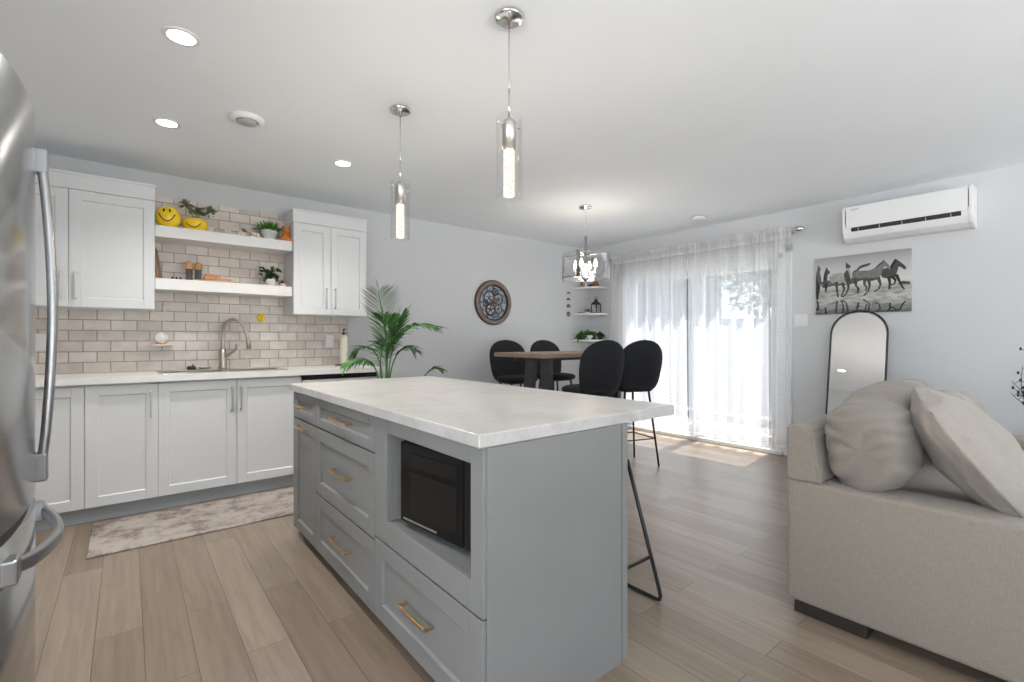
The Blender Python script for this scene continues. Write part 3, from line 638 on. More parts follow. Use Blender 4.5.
o = MB().box(-.075, .075, -.05, .05, 0, .012, .004).build('soap_tray', M['blackplastic']); o.location = (1.59, 4.47, .925); tag(o, 'small black tray at the worktop end', 'tray')
p = thing('soap_bottle', 'tall cream soap bottle with a black pump on the tray', 'bottle', (1.583, 4.47, .937))
MB().lathe([(0, 0), (.033, 0), (.035, .004), (.035, .25), (.030, .268), (.012, .274), (.012, .28), (0, .28)], 24).build('body', M['cream'], p)
MB().cyl(.015, .278, .296, 16).cyl(.005, .296, .325, 10).box(-.008, .008, -.036, .008, .322, .334, .003).build('pump', M['ink'], p, label='black pump')
o = MB().lathe([(0, 0), (.03, 0), (.045, .016), (.047, .02), (.043, .02), (.028, .006), (0, .006)], 24).build('soap_dish', M['ceramic']); o.location = (.482, 4.52, .931); tag(o, 'small pale dish beside the faucet base', 'dish')
o = MB().box(-.03, .03, -.018, .018, 0, .026, .008).cyl(.006, .024, .04, 10, T(.01, 0, 0)).build('sink_stopper', M['ink']); o.location = (.395, 4.53, .931); tag(o, 'small black stopper block by the pale dish', 'stopper')

# ================================================================== FRIDGE
fg = thing('fridge', 'stainless steel fridge with arched bar handles', 'refrigerator', (-.222, 1.70, 0))
FW = .295
MB().box(-.70, -.05, -FW, FW, .03, 1.76, .006).build('body', M['greyplastic'], fg)
def bowed(z0, z1, name):
    prof = [(-.045, -FW)] + [(.0 + .030 * (1 - (abs(t) ** 2.4)), FW * t) for t in [k / 14 - 1 for k in range(29)]] + [(-.045, FW)]
    return MB().prism(prof, z1 - z0, T(0, 0, z0), 0, True).build(name, M['steel'], fg)
dU = bowed(.748, 1.775, 'door'); dL = bowed(.09, .712, 'freezer_drawer')
MB().prism([(-.05, -FW + .004)] + [(-.012 + .030 * (1 - (abs(t) ** 2.4)), (FW - .004) * t) for t in [k / 14 - 1 for k in range(29)]] + [(-.05, FW - .004)], .04, T(0, 0, .71)).build('gasket', M['dark'], fg, label='black gasket line')
MB().box(-.6, -.06, -FW + .02, FW - .02, 0, .09).build('plinth', M['dark'], fg)
hy = .165
def arched_bar(P, wide, half_w, half_t):
    """bar of rounded rectangular section along P; wide = axis of its width"""
    b = bmesh.new(); rings = []; wide = Vector(wide); n = len(P)
    for i in range(n):
        t = (P[min(i + 1, n - 1)] - P[max(i - 1, 0)]).normalized(); nn = t.cross(wide).normalized()
        ring = []
        for k in range(16):
            a = 2 * math.pi * k / 16; c, s_ = math.cos(a), math.sin(a)
            ring.append(b.verts.new(P[i] + wide * half_w * math.copysign(abs(c) ** .6, c) + nn * half_t * math.copysign(abs(s_) ** .6, s_)))
        rings.append(ring)
    for A, B in zip(rings, rings[1:]):
        for k in range(16): b.faces.new([A[k], A[(k + 1) % 16], B[(k + 1) % 16], B[k]])
    b.faces.new(rings[0][::-1]); b.faces.new(rings[-1])
    return MB().merge(b, None, True)
hp = bez([(.030, hy, .785), (.043, hy, .90), (.053, hy, 1.08), (.057, hy, 1.235), (.053, hy, 1.40), (.043, hy, 1.57), (.032, hy, 1.685)], 8)
h = arched_bar(hp, (0, 1, 0), .019, .011)
h.box(.010, .048, hy - .020, hy + .020, .77, .85, .006).box(.010, .048, hy - .020, hy + .020, 1.63, 1.70, .006)
h.build('handle', M['handlesteel'], dU)
hp = bez([(.024, -.20, .665), (.052, -.13, .655), (.074, 0, .648), (.074, .10, .648), (.052, .20, .655), (.026, .262, .665)], 8)
h = arched_bar(hp, (0, 0, 1), .017, .011)
h.box(.002, .038, -.235, -.18, .635, .69, .005).box(-.005, .032, .235, .275, .635, .69, .005)
h.build('handle', M['handlesteel'], dL)

# ================================================================== ISLAND (front faces -X)
IX, IY = .775, 3.04
isl = thing('kitchen_island', 'grey shaker kitchen island with brass pulls and built-in microwave nook', 'island', (IX, IY, 0), -90)
IL, ID = IY - 1.085, .645
S0, S1, S2 = .44, 1.205, IL     # bay limits along the front
b = MB()
b.box(.0, S1, .022, ID - .03, .05, .862)                                   # carcase behind the two drawer bays
b.box(S1, S2, .022, ID - .03, .05, .375)                                   # below the nook
b.box(S1, S2, .47, ID - .03, .375, .862)                                    # behind the nook
b.box(S1, S1 + .02, .022, .48, .375, .862).box(S2 - .02, S2, .022, .48, .375, .862).box(S1, S2, .022, .48, .84, .862)
b.build('body', M['grey'], isl)
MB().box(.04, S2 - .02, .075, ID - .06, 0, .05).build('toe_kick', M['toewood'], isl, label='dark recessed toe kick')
MB().box(.0, S2, .021, .024, .05, .864).build('shadow_gap', M['dark'], isl) if False else None
def gold(x0, x1, z, par): return pull((x0, z), (x1, z), .027, .0052).build('pull', M['gold'], par)
def isl_front(x0, x1, z0, z1, name, p0, p1, pz, rail=.055):
    o = shaker(MB(), x0, x1, z0, z1, 0, .021, rail, .01, .0022).build(name, M['grey'], isl)
    if p0 is not None: gold(p0, p1, pz, o)
isl_front(.03, S0, .708, .862, 'drawer', .13, .31, .79)
isl_front(.03, S0, .055, .704, 'door', .13, .31, .668)
isl_front(S0, S1, .708, .862, 'drawer', .735, .955, .79, .06)
isl_front(S0, S1, .358, .704, 'drawer', .73, .955, .545, .065)
isl_front(S0, S1, .055, .354, 'drawer', .73, .945, .216, .065)
isl_front(S1, S2, .055, .372, 'drawer', 1.475, 1.672, .222, .065)
nk = MB(); N0, N1, NZ0, NZ1 = S1 + .118, S2 - .062, .468, .806
nk.box(S1 + .002, N0, 0, .021, .377, .862, .0015, 1).box(N1, S2, 0, .021, .377, .862, .0015, 1).box(N0, N1, 0, .021, .377, NZ0, .0015, 1).box(N0, N1, 0, .021, NZ1, .862, .0015, 1)
nk.build('nook_frame', M['grey'], isl)
nl = MB()
nl.box(N0 - .012, N0, .021, .46, NZ0 - .012, NZ1 + .012).box(N1, N1 + .012, .021, .46, NZ0 - .012, NZ1 + .012)
nl.box(N0, N1, .021, .46, NZ0 - .012, NZ0).box(N0, N1, .021, .46, NZ1, NZ1 + .012).box(N0, N1, .455, .467, NZ0, NZ1)
nl.build('nook_lining', M['grey'], isl)
# end panel towards the camera, corner strip, back panel, far end
MB().box(S2, S2 + .006, .012, ID - .036, .0, .862, .001).build('end_panel', M['grey'], isl)
MB().box(S2 - .03, S2 + .006, ID - .029, ID, .0, .862, .002).build('corner_post', M['grey'], isl)
MB().box(0.0, S2 - .032, ID - .028, ID - .012, .0, .862, .001).build('back_panel', M['grey'], isl)
MB().box(.0, .03, .0, .022, .05, .862, .002).build('end_stile', M['grey'], isl)
tag(MB().box(.754, 1.716, 1.073, 3.060, .8635, .9035, .004, 2).build('island_countertop', M['stone']), 'pale mottled stone countertop overhanging the grey island', 'countertop')
mw = thing('microwave', 'black microwave turned slightly inside the island nook', 'microwave', (.842, 1.425, NZ0), -90 + 7)
MB().box(-.235, .235, .0, .33, .012, .322, .008).build('casing', M['blackplastic'], mw)
d = MB().box(-.225, .14, -.02, .0, .022, .318, .006).build('door', M['blackglass'], mw)
MB().box(-.16, .11, -.0225, -.019, .06, .215, .003).build('window', M['blackplastic'], d)
MB().box(-.16, .115, -.024, -.018, .235, .285, .004).build('handle_rail', M['blackplastic'], d)
MB().box(-.20, .0, -.0225, -.018, .034, .040, .001).build('trim_strip', M['pull'], d, label='thin silver strip')
MB().box(.143, .23, -.02, .0, .022, .318, .005).build('control_panel', M['blackplastic'], mw)
for sx in (-.2, .2):
    for sy in (.03, .29): MB().cyl(.012, 0, .014, 12, T(sx, sy, 0)).build('foot', M['ink'], mw)

# ================================================================== STOOLS
def shell_back(mb, w=.48, z0=-.055, z1=.42, th=.045):
    """upholstered shell: arched outline, curved round the sitter (opens towards +y)"""
    nu, nv = 20, 18; F = []; Bk = []
    def P(u, v, off):
        zz = z0 + (z1 - z0) * v
        # half-width: narrow base, widest at 40 %, round arch on top
        if v < .55: hw = w * (.40 + .10 * math.sin(math.pi / 2 * v / .55))
        else: hw = w * .5 * math.sqrt(max(0, 1 - ((v - .55) / .45) ** 2.7))
        hw *= 1 - .30 * (1 - min(1, v / .16)) ** 2
        x = hw * u
        y = -.20 - .05 * v + .40 * x * x * 1.6 + (.03 * (1 - v) ** 2)
        return Vector((x, y - off, zz))
    b = bmesh.new()
    for j in range(nv + 1):
        v = min(j / nv, .998)
        v = 1 - (1 - v) ** 1.5 if v > 0 else 0
        ra, rb = [], []
        for i in range(nu + 1):
            u = math.sin(math.pi / 2 * (2 * i / nu - 1)); e = max(0.06, math.sqrt(max(0, 1 - abs(u) ** 6)) * math.sqrt(max(0, 1 - v ** 14)) * (min(1, .35 + v * 8)))
            ra.append(b.verts.new(P(u, v, -th / 2 * e))); rb.append(b.verts.new(P(u, v, th / 2 * e)))
        F.append(ra); Bk.append(rb)
    for j in range(nv):
        for i in range(nu):
            b.faces.new([F[j][i], F[j][i + 1], F[j + 1][i + 1], F[j + 1][i]]); b.faces.new([Bk[j][i + 1], Bk[j][i], Bk[j + 1][i], Bk[j + 1][i + 1]])
        b.faces.new([F[j][0], F[j + 1][0], Bk[j + 1][0], Bk[j][0]]); b.faces.new([F[j + 1][nu], F[j][nu], Bk[j][nu], Bk[j + 1][nu]])
    for i in range(nu):
        b.faces.new([F[0][i + 1], F[0][i], Bk[0][i], Bk[0][i + 1]]); b.faces.new([F[nv][i], F[nv][i + 1], Bk[nv][i + 1], Bk[nv][i]])
    return mb.merge(b, None, True)
def superpad(mb, sx, sy, sz, n=2.6, c=(0, 0, 0), nx=28, nz=12, warp=None):
    """soft rounded pad"""
    b = bmesh.new(); rings = []
    def sp(v, e): return math.copysign(abs(v) ** e, v)
    for j in range(nz + 1):
        ph = -math.pi / 2 + math.pi * j / nz
        if j in (0, nz): rings.append([b.verts.new((c[0], c[1], c[2] + sz * (1 if j else -1)))]); continue
        rings.append([])
        for i in range(nx):
            t = 2 * math.pi * i / nx
            rings[-1].append(b.verts.new((c[0] + sx * sp(math.cos(ph), .55) * sp(math.cos(t), 2 / n), c[1] + sy * sp(math.cos(ph), .55) * sp(math.sin(t), 2 / n), c[2] + sz * sp(math.sin(ph), .8))))
    for A, B in zip(rings, rings[1:]):
        for i in range(nx):
            k = (i + 1) % nx
            if len(A) == 1: b.faces.new([A[0], B[k], B[i]])
            elif len(B) == 1: b.faces.new([A[i], A[k], B[0]])
            else: b.faces.new([A[i], A[k], B[k], B[i]])
    if warp:
        for v in b.verts: v.co = warp(v.co)
    return mb.merge(b, None, True)
SZ = .735
def make_stool(label, loc, rot):
    t = thing('bar_stool', label, 'bar stool', loc, rot, 'stools round the bar table')
    superpad(MB(), .205, .215, .042, 2.8, (0, .0, SZ)).build('seat', M['velvet'], t)
    b = MB(); shell_back(b); bo = b.build('backrest', M['velvet'], t); bo.location = (0, 0, SZ + .012)
    legs = [(-1, -1), (1, -1), (1, 1), (-1, 1)]
    ft = []
    for sx, sy in legs:
        top = Vector((sx * .13, sy * .12 - .01, SZ - .03)); bot = Vector((sx * .205, sy * .185, .0)); ft.append(top.lerp(bot, .64))
        MB().tube([top, bot], [.0115, .0085], 8).build('leg', M['blackmetal'], t)
    for i in range(4): MB().tube([ft[i], ft[(i + 1) % 4]], .006, 6).build('footrest_bar', M['blackmetal'], t)
    MB().box(-.14, .14, -.13, .11, SZ - .045, SZ - .03, .004).build('seat_frame', M['blackmetal'], t)
    return t
st = make_stool('black velvet bar stool nearest the curtain, its back to the sofa', (3.674, 2.785, 0), -17)
dup(st, (3.10, 2.775, 0), 'black velvet bar stool hiding the table edge, between island and curtain stool', -9)
dup(st, (3.33, 4.02, 0), 'black velvet bar stool under the round clock', 172)
dup(st, (3.93, 4.02, 0), 'black velvet bar stool across the table, near the corner shelves', 176)
# the island's own stool: black sled frame showing beside the end panel
t = thing('island_stool', 'black sled-leg stool tucked under the island overhang', 'bar stool', (1.60, 1.457, 0), 0, None)
superpad(MB(), .115, .185, .03, 2.6, (-.045, 0, .665)).build('seat', M['velvet'], t)
for s in (-1, 1):                     # one U-shaped sled frame in front, one behind
    x = s * .235 if s > 0 else -.160; f_ = .202 if s > 0 else .144
    pts = [(s * .09, .17, .645), (s * f_, .2256, .17), (x - s * .003, .242, .035), (x, .236, .014), (x, .218, .009), (x, -.218, .009), (x, -.236, .014), (x - s * .003, -.242, .035), (s * f_, -.2256, .17), (s * .09, -.17, .645)]
    MB().tube(pts, .0085, 8).build('sled_leg', M['blackmetal'], t)
for y in (-.2207, .2207): MB().tube([(-.139, y, .212), (.192, y, .212)], .0075, 8).build('footrest_bar', M['blackmetal'], t)
MB().tube([(-.09, .17, .64), (.085, .17, .64), (.085, -.17, .64), (-.09, -.17, .64)], .008, 8, closed=True).build('seat_frame', M['blackmetal'], t)

# ================================================================== BAR TABLE
tb = thing('bar_table', 'tall rustic wood bar table on charcoal slab legs', 'table', (3.45, 3.457, 0))
TX, TY = .58, .37
tp = MB()
for k in range(6): tp.box(-TX, TX, -TY + k * 2 * TY / 6, -TY + (k + 1) * 2 * TY / 6 - .0006, 1.0, 1.04, .0025)
tp.build('tabletop', M['table'], tb)
for s in (-1, 1):
    x = s * .485
    for y0, y1 in ((-.305, -.305), (-.10, .02)):
        a = MB(); wv = .06
        a.prism([(y0 - wv, 1.0), (y0 + wv, 1.0), (y1 + wv, 0), (y1 - wv, 0)], .05, T(x - .025, 0, 0) @ Matrix(((0, 0, 1, 0), (1, 0, 0, 0), (0, 1, 0, 0), (0, 0, 0, 1))), .002)
        a.build('leg', M['tabledark'], tb)
MB().box(-.5, .5, -.05, .0, .96, 1.0, .003).box(-.5, .5, .1, .15, .96, 1.0, .003).build('apron', M['tabledark'], tb)

# ================================================================== CURTAINS + ROD
RX_, RZ_ = 5.065, 2.245
rod = thing('curtain_rod', 'chrome curtain rod with scrolled finials above the door', 'curtain rod', (RX_, 3.0, RZ_))
MB().tube([(0, -1.14, 0), (0, 1.2, 0)], .011, 12).build('rod', M['chrome'], rod)
for s in (-1, 1):
    f = MB(); y = s * 1.17 + (.03 if s > 0 else 0)
    f.lathe([(0, -.055), (.018, -.05), (.030, -.02), (.034, 0), (.030, .02), (.018, .035), (.013, .05), (0, .05)], 20, T(0, y, 0) @ RX(90 * s))
    f.build('finial', M['chrome'], rod)
for y in (-1.09, 0.0, 1.15): MB().tube([(0, y, 0), (.06, y, -.004), (.094, y, -.004)], .007, 8).cyl(.02, .085, .0945, 16, T(0, y, -.004) @ RY(90)).build('bracket', M['chrome'], rod)
def curtain(y0, y1, label, seed, zb):
    rnd = random.Random(seed); nu = 260
    zs = [zb + (2.175 - zb) * k / 22 for k in range(23)] + [2.195, 2.21, 2.222, 2.232, 2.245, 2.258, 2.268, 2.285]; nv = len(zs) - 1
    ph = []; a = 0
    for i in range(nu + 1): a += .62 + .5 * rnd.random() * (1 + .6 * math.sin(i * .09 + seed)); ph.append(a)
    amp = [.6 + .5 * math.sin(i * .13 + seed) * math.cos(i * .051) for i in range(nu + 1)]
    b = bmesh.new(); uvl = b.loops.layers.uv.new('UVMap'); V = []; UV = {}
    for j in range(nv + 1):
        z = zs[j]; v = (z - zb) / (2.285 - zb)
        row = []
        for i in range(nu + 1):
            u = i / nu; top = math.exp(-((1 - v) * 9) ** 2)
            soft = (math.sin(ph[i] * .17 + .5 * math.sin(v * 2.2 + seed)) + .35 * math.sin(ph[i] * .41 + 1)) * .055 * (1 - .45 * v) - .03
            fine = math.sin(ph[i] * 1.0) * amp[i] * (.004 + .016 * top)
            pinch = math.exp(-((z - RZ_) / .02) ** 2)
            x = RX_ + (soft + fine * 1.4) * (1 - .55 * top) - .016 * pinch - .012 * math.exp(-((1 - v) * 14) ** 2)
            y = y0 + (y1 - y0) * (u + .008 * math.sin(ph[i] * .17 + 1.3)) + (y1 - y0) * .015 * (1 - v) * math.sin(u * 5 + seed)
            q = b.verts.new((x, y, z)); UV[q] = (u * abs(y1 - y0) * 1.5, z); row.append(q)
        V.append(row)
    for j in range(nv):
        for i in range(nu):
            f = b.faces.new([V[j][i], V[j][i + 1], V[j + 1][i + 1], V[j + 1][i]]); f.smooth = True
            for l in f.loops: l[uvl].uv = UV[l.vert]
    me = bpy.data.meshes.new('sheer_curtain'); b.to_mesh(me); b.free(); me.materials.append(M['sheer'])
    o = bpy.data.objects.new('sheer_curtain', me); C.objects.link(o); tag(o, label, 'curtain', 'sheer curtains over the sliding door')
curtain(2.985, 4.08, 'white sheer curtain panel next to the corner shelves', 3, .10)
curtain(1.875, 2.965, 'white sheer curtain panel next to the light switch', 8, .085)

# ================================================================== CORNER SHELVES AND THEIR ORNAMENTS
for z, lb in ((1.875, 'white corner shelf with the amber vase, topmost of three'), (1.512, 'white corner shelf with the black lantern, middle of three'), (1.145, 'white corner shelf with the green plants, lowest of three')):
    pts = [(XW, YK)] + [(XW - .31 * math.cos(R(a)) ** .8, YK - .36 * math.sin(R(a)) ** .8) for a in range(0, 91, 9)]
    o = MB().prism([(x - XW, y - YK) for x, y in pts], .024, None, .003).build('corner_shelf', M['shelfwhite']); o.location = (XW, YK, z)
    tag(o, lb, 'shelf', 'corner shelves')
A, B_, L_ = 1.899, 1.536, 1.169
p = thing('dark_figurine', 'small dark standing figurine on the top corner shelf', 'figurine', (4.93, 4.53, A))
MB().lathe([(0, 0), (.02, 0), (.024, .02), (.016, .05), (.02, .075), (.01, .088), (0, .09)], 14).build('body', M['woodmid'], p)
MB().ball((0, 0, .104), .018).build('head', M['woodmid'], p)
p = thing('pale_figurine', 'small pale figurine beside the dark one on the top corner shelf', 'figurine', (4.99, 4.50, A))
MB().lathe([(0, 0), (.02, 0), (.016, .04), (.02, .065), (.008, .08), (0, .08)], 14).build('body', M['ceramic'], p)
MB().ball((0, 0, .094), .016).build('head', M['blush'], p)
o = MB().ball((0, 0, .02), .03, 1.2, .8, .7, 2).ball((.028, 0, .036), .016).build('stone_bird', M['ink']); o.location = (5.03, 4.47, A); tag(o, 'low dark bird ornament between figurines and amber vase', 'ornament')
o = MB().lathe([(0, 0), (.035, 0), (.047, .02), (.046, .045), (.03, .085), (.014, .115), (.010, .15), (.014, .16), (.009, .16), (0, .15)], 24).build('amber_vase', M['amber']); o.location = (5.07, 4.40, A); tag(o, 'amber teardrop bottle vase on the top corner shelf', 'vase')
p = thing('black_lantern', 'black candle lantern on the middle corner shelf', 'lantern', (5.08, 4.40, B_))
MB().box(-.052, .052, -.052, .052, 0, .014, .003).build('base', M['blackmetal'], p)
fr = MB()
for sx in (-1, 1):
    for sy in (-1, 1): fr.box(sx * .044 - .005, sx * .044 + .005, sy * .044 - .005, sy * .044 + .005, .014, .125, .001)
fr.box(-.05, .05, -.05, .05, .122, .134, .002).build('frame', M['blackmetal'], p)
MB().lathe([(.066, .134), (.05, .15), (.022, .172), (.022, .182), (.03, .186), (.016, .2), (0, .202)], 4, RZ(45), False).build('roof', M['blackmetal'], p)
MB().tube([(0, .022 * math.cos(R(a)), .212 + .022 * math.sin(R(a))) for a in range(0, 360, 30)], .003, 6, closed=True).build('ring', M['blackmetal'], p)
MB().cyl(.018, .014, .075, 16).build('candle', M['ceramic'], p)
p = thing('air_plant', 'brown starry air plant on the middle corner shelf', 'plant', (4.99, 4.47, B_))
MB().ball((0, 0, .012), .03, 1.3, 1, .45).build('driftwood', M['cream'], p)
g = MB(); rosette(g, (0, 0, .02), 22, .10, .014, (5, 70)); g.build('leaves', M['succulent'], p)
o = MB().box(-.045, .045, -.018, .018, 0, .012, .004).build('small_dark_dish', M['ink']); o.location = (4.92, 4.535, B_); tag(o, 'flat dark dish at the wall end of the middle corner shelf', 'dish')
def potplant(name, lb, loc, potm, leafm, n, L, wd, hang, pr=.035, ph=.06):
    p = thing(name, lb, 'plant', loc)
    MB().lathe([(0, 0), (pr * .75, 0), (pr, ph), (pr * .88, ph), (pr * .85, ph * .8), (0, ph * .8)], 18).build('pot', potm, p)
    g = MB()
    for k in range(n):
        a = random.random() * 360; e = R(random.uniform(-20, 80)); r_ = random.uniform(.3, 1) * L
        c = Vector((0, 0, ph)); d = Vector((math.cos(R(a)) * math.cos(e), math.sin(R(a)) * math.cos(e), math.sin(e)))
        q = c + d * r_ + Vector((0, 0, -hang * random.random() * (r_ / L)))
        g.tube([c, (c + q) / 2 + Vector((0, 0, .02)), q], .002, 4)
        for s_ in range(3): g.leafblade(q, (random.gauss(0, 1), random.gauss(0, 1), random.gauss(0, .6)), (0, 0, 1), wd * 1.5, wd, .2, 3)
    g.build('foliage', leafm, p)
potplant('trailing_pothos', 'bright trailing pothos at the wall end of the lowest corner shelf', (4.905, 4.53, L_), M['terracotta'], M['leaf2'], 30, .095, .028, .10)
potplant('leafy_plant', 'upright green plant in the middle of the lowest corner shelf', (4.965, 4.47, L_), M['ceramic'], M['leaf'], 26, .08, .026, .0)
potplant('fern', 'yellow-green bushy plant beside the heart on the lowest corner shelf', (5.04, 4.42, L_), M['terracotta'], M['leaf2'], 30, .068, .022, .01)
potplant('dark_plant', 'dark leafy plant at the curtain end of the lowest corner shelf', (5.09, 4.335, L_), M['terracotta'], M['leafdark'], 28, .058, .022, .01)
h = []
for k in range(30):
    a = 2 * math.pi * k / 30; h.append((.0022 * 16 * math.sin(a) ** 3, .0022 * (13 * math.cos(a) - 5 * math.cos(2 * a) - 2 * math.cos(3 * a) - math.cos(4 * a)) + .038))
o = MB().prism(h, .012, RX(90), .002).build('heart_ornament', M['ceramic']); o.location = (4.955, 4.40, L_ - .001); o.rotation_euler = (0, 0, R(-35)); tag(o, 'white heart ornament among the green plants', 'ornament')
# moon phases on the kitchen wall
def moon(z, phase, lb):
    r = .036
    if phase >= 1: pts = arc(0, 0, r, 0, 345, 23)
    else:
        up = arc(0, 0, r, 10, 170, 14); k = phase
        pts = up + [(x, y * k - .004) for x, y in reversed(up)]
    o = MB().prism(pts, .008, RX(90), .001).build('moon_phase', M['clockwood']); o.location = (4.755, YK - .0005, z); tag(o, lb, 'wall ornament', 'moon phase ornaments')
moon(1.80, .45, 'thin wooden crescent, topmost of the moon phases'); moon(1.715, .25, 'fatter wooden crescent, second of the moon phases')
moon(1.63, -.35, 'wooden half moon above the full moon disc'); moon(1.525, 1, 'full wooden moon disc, lowest of the moon phases')

# ================================================================== CLOCK
ck = thing('wall_clock', 'round brown wall clock with open blue-grey gears', 'clock', (3.447, YK, 1.618))
K = RX(90)
MB().lathe([(.215, 0), (.262, 0), (.268, .012), (.262, .03), (.25, .034), (.223, .034), (.215, .026), (.215, 0)], 56, K).build('wood_rim', M['clockwood'], ck)
MB().lathe([(.258, 0), (.272, .002), (.274, .018), (.268, .028), (.26, .028)], 56, K).lathe([(.202, .004), (.220, .004), (.221, .03), (.214, .038), (.208, .034), (.202, .024), (.202, .004)], 56, K).build('metal_bands', M['clockrim'], ck)
MB().cyl(.212, .002, .008, 48, K).build('face', M['clockpale'], ck)
def gear(mb, x, z, r, n, y0=.009, y1=.014, hole=.5):
    m_ = K @ T(x, z, 0)
    mb.lathe([(r * .74, y0), (r, y0), (r, y1), (r * .74, y1), (r * .74, y0)], 36, m_, False)
    for k in range(n):
        mb.box(r * .96, r * 1.12, -r * .07, r * .07, y0, y1, mtx=m_ @ RZ(360 * k / n))
    for k in range(5): mb.box(r * .15, r * .78, -r * .06, r * .06, y0, y1 - .001, mtx=m_ @ RZ(72 * k + 20))
    mb.cyl(r * .24, y0, y1 + .001, 16, m_)
for x, z, r_, n_, mm, y0 in ((-.06, .06, .085, 20, 'clocksteel', .009), (.07, .045, .075, 18, 'clocksteel', .0145), (-.045, -.085, .075, 18, 'clockrim', .0145), (.075, -.075, .062, 16, 'clocksteel', .009), (.02, .13, .045, 14, 'clockrim', .0195), (0, 0, .052, 14, 'clockwood', .0195), (-.12, -.01, .04, 12, 'clockrim', .0195), (.03, -.14, .042, 12, 'clocksteel', .0195)):
    g = MB(); gear(g, x, z, r_, n_, y0, y0 + .004); g.build('gear', M[mm], ck)
ROM = ['XII', 'I', 'II', 'III', 'IIII', 'V', 'VI', 'VII', 'VIII', 'IX', 'X', 'XI']
nm = MB()
for k, s in enumerate(ROM):
    m_ = K @ RZ(-30 * k) @ T(0, .18, .0085)
    wds = [{'I': .008, 'V': .017, 'X': .017}[c] for c in s]; x = -sum(wds) / 2
    for c, wd in zip(s, wds):
        cx = x + wd / 2; x += wd
        def bar(a, b, t=.0022):
            d = Vector((b[0] - a[0], b[1] - a[1])); q = Vector((-d.y, d.x)).normalized() * t
            nm.prism([(a[0] + q.x, a[1] + q.y), (a[0] - q.x, a[1] - q.y), (b[0] - q.x, b[1] - q.y), (b[0] + q.x, b[1] + q.y)], .003, m_)
        if c == 'I': bar((cx, -.017), (cx, .017))
        if c == 'V': bar((cx - .006, .017), (cx, -.017)); bar((cx + .006, .017), (cx, -.017))
        if c == 'X': bar((cx - .006, .017), (cx + .006, -.017)); bar((cx + .006, .017), (cx - .006, -.017))
nm.build('numerals', M['clocksteel'], ck)
for L, a, wd in ((.10, 62, .005), (.145, -70, .004)):
    MB().prism([(-wd, -.03), (wd, -.03), (wd * .5, L), (-wd * .5, L)], .003, K @ RZ(a) @ T(0, 0, .024)).build('hand', M['ink'], ck)

# ================================================================== HEAT PUMP, ART, MIRROR, SWITCH
ac = thing('heat_pump', 'white wall-mounted heat pump high above the horse picture', 'air conditioner', (XW, 1.008, 2.02))
XZ = Matrix(((1, 0, 0, 0), (0, 0, 1, 0), (0, 1, 0, 0), (0, 0, 0, 1)))      # profile xy -> xz, raised along y
prof = [(0, .0), (-.10, .0), (-.165, .028), (-.192, .075), (-.2, .14), (-.2, .27), (-.195, .298), (-.18, .305), (0, .305)]
MB().prism(prof, .82, T(0, -.41, .02) @ XZ, .004).build('body', M['plastic'], ac)
capp = [(0, -.004), (-.10, -.004), (-.17, .026), (-.198, .075), (-.206, .14), (-.206, .272), (-.2, .302), (-.18, .309), (0, .309)]
for y in (-.422, .394): MB().prism(capp, .028, T(0, y, .02) @ XZ, .006).build('end_cap', M['plastic'], ac)
MB().box(-.2035, -.196, -.392, .392, .135, .308, .002).build('front_panel', M['plastic'], ac)
MB().prism([(-.171, .047), (-.204, .098), (-.200, .118), (-.16, .058)], .71, T(0, -.355, .02) @ XZ).build('air_slot', M['dark'], ac, label='dark air outlet slot')
lv = MB().prism([(-.181, .058), (-.189, .070), (-.186, .072), (-.178, .060)], .70, T(0, -.35, .02) @ XZ)
for k in range(5): lv.prism([(-.173, .049), (-.206, .099), (-.202, .108), (-.17, .055)], .005, T(0, -.30 + k * .15, .02) @ XZ)
lv.build('louver', M['greyplastic'], ac)
MB().box(-.2045, -.203, .30, .36, .288, .296, .0005).build('badge', M['greyplastic'], ac, label='small grey badge')

art = thing('horse_picture', 'black and white canvas of horses galloping through water', 'picture', (XW, 1.342, 1.41))
AWd, AHt = .715, .53
def canvas_mat():
    m, n, b = new_mat('printed_canvas')
    tc = n.nodes.new('ShaderNodeTexCoord'); sp = n.nodes.new('ShaderNodeSeparateXYZ'); n.links.new(tc.outputs['Object'], sp.inputs[0])
    mr = n.nodes.new('ShaderNodeMath'); mr.operation = 'DIVIDE'; mr.inputs[1].default_value = AHt; n.links.new(sp.outputs['Z'], mr.inputs[0])
    base = ramp(n, mr.outputs[0], [(.0, (.10, .10, .095)), (.12, (.28, .28, .265)), (.25, (.42, .42, .40)), (.40, (.33, .33, .315)), (.52, (.62, .62, .60)), (.80, (.48, .48, .47)), (1.0, (.30, .30, .30))])
    z = n.nodes.new('ShaderNodeTexNoise'); z.inputs['Scale'].default_value = 28; z.inputs['Detail'].default_value = 8
    mp = n.nodes.new('ShaderNodeMapping'); mp.inputs['Scale'].default_value = (1, .5, 1.6); n.links.new(tc.outputs['Object'], mp.inputs['Vector']); n.links.new(mp.outputs[0], z.inputs['Vector'])
    wt = n.nodes.new('ShaderNodeMath'); wt.operation = 'LESS_THAN'; wt.inputs[1].default_value = .42; n.links.new(mr.outputs[0], wt.inputs[0])
    col = mixc(n, 'MULTIPLY', wt.outputs[0], base, ramp(n, z.outputs['Fac'], [(.3, (.55, .55, .55)), (.6, (1.25, 1.25, 1.25))]))
    n.links.new(col, b.inputs['Base Color']); b.inputs['Roughness'].default_value = .7
    return m
MB().box(-.028, 0, -AWd / 2, AWd / 2, 0, AHt, .002).build('canvas', canvas_mat(), art)
HM = {k: mat('print_' + k, c, .7, var=.22, scale=40) for k, c in dict(black=(.02, .02, .02), dark=(.06, .06, .058), mid=(.17, .17, .165), light=(.34, .34, .33), far=(.10, .10, .098)).items()}
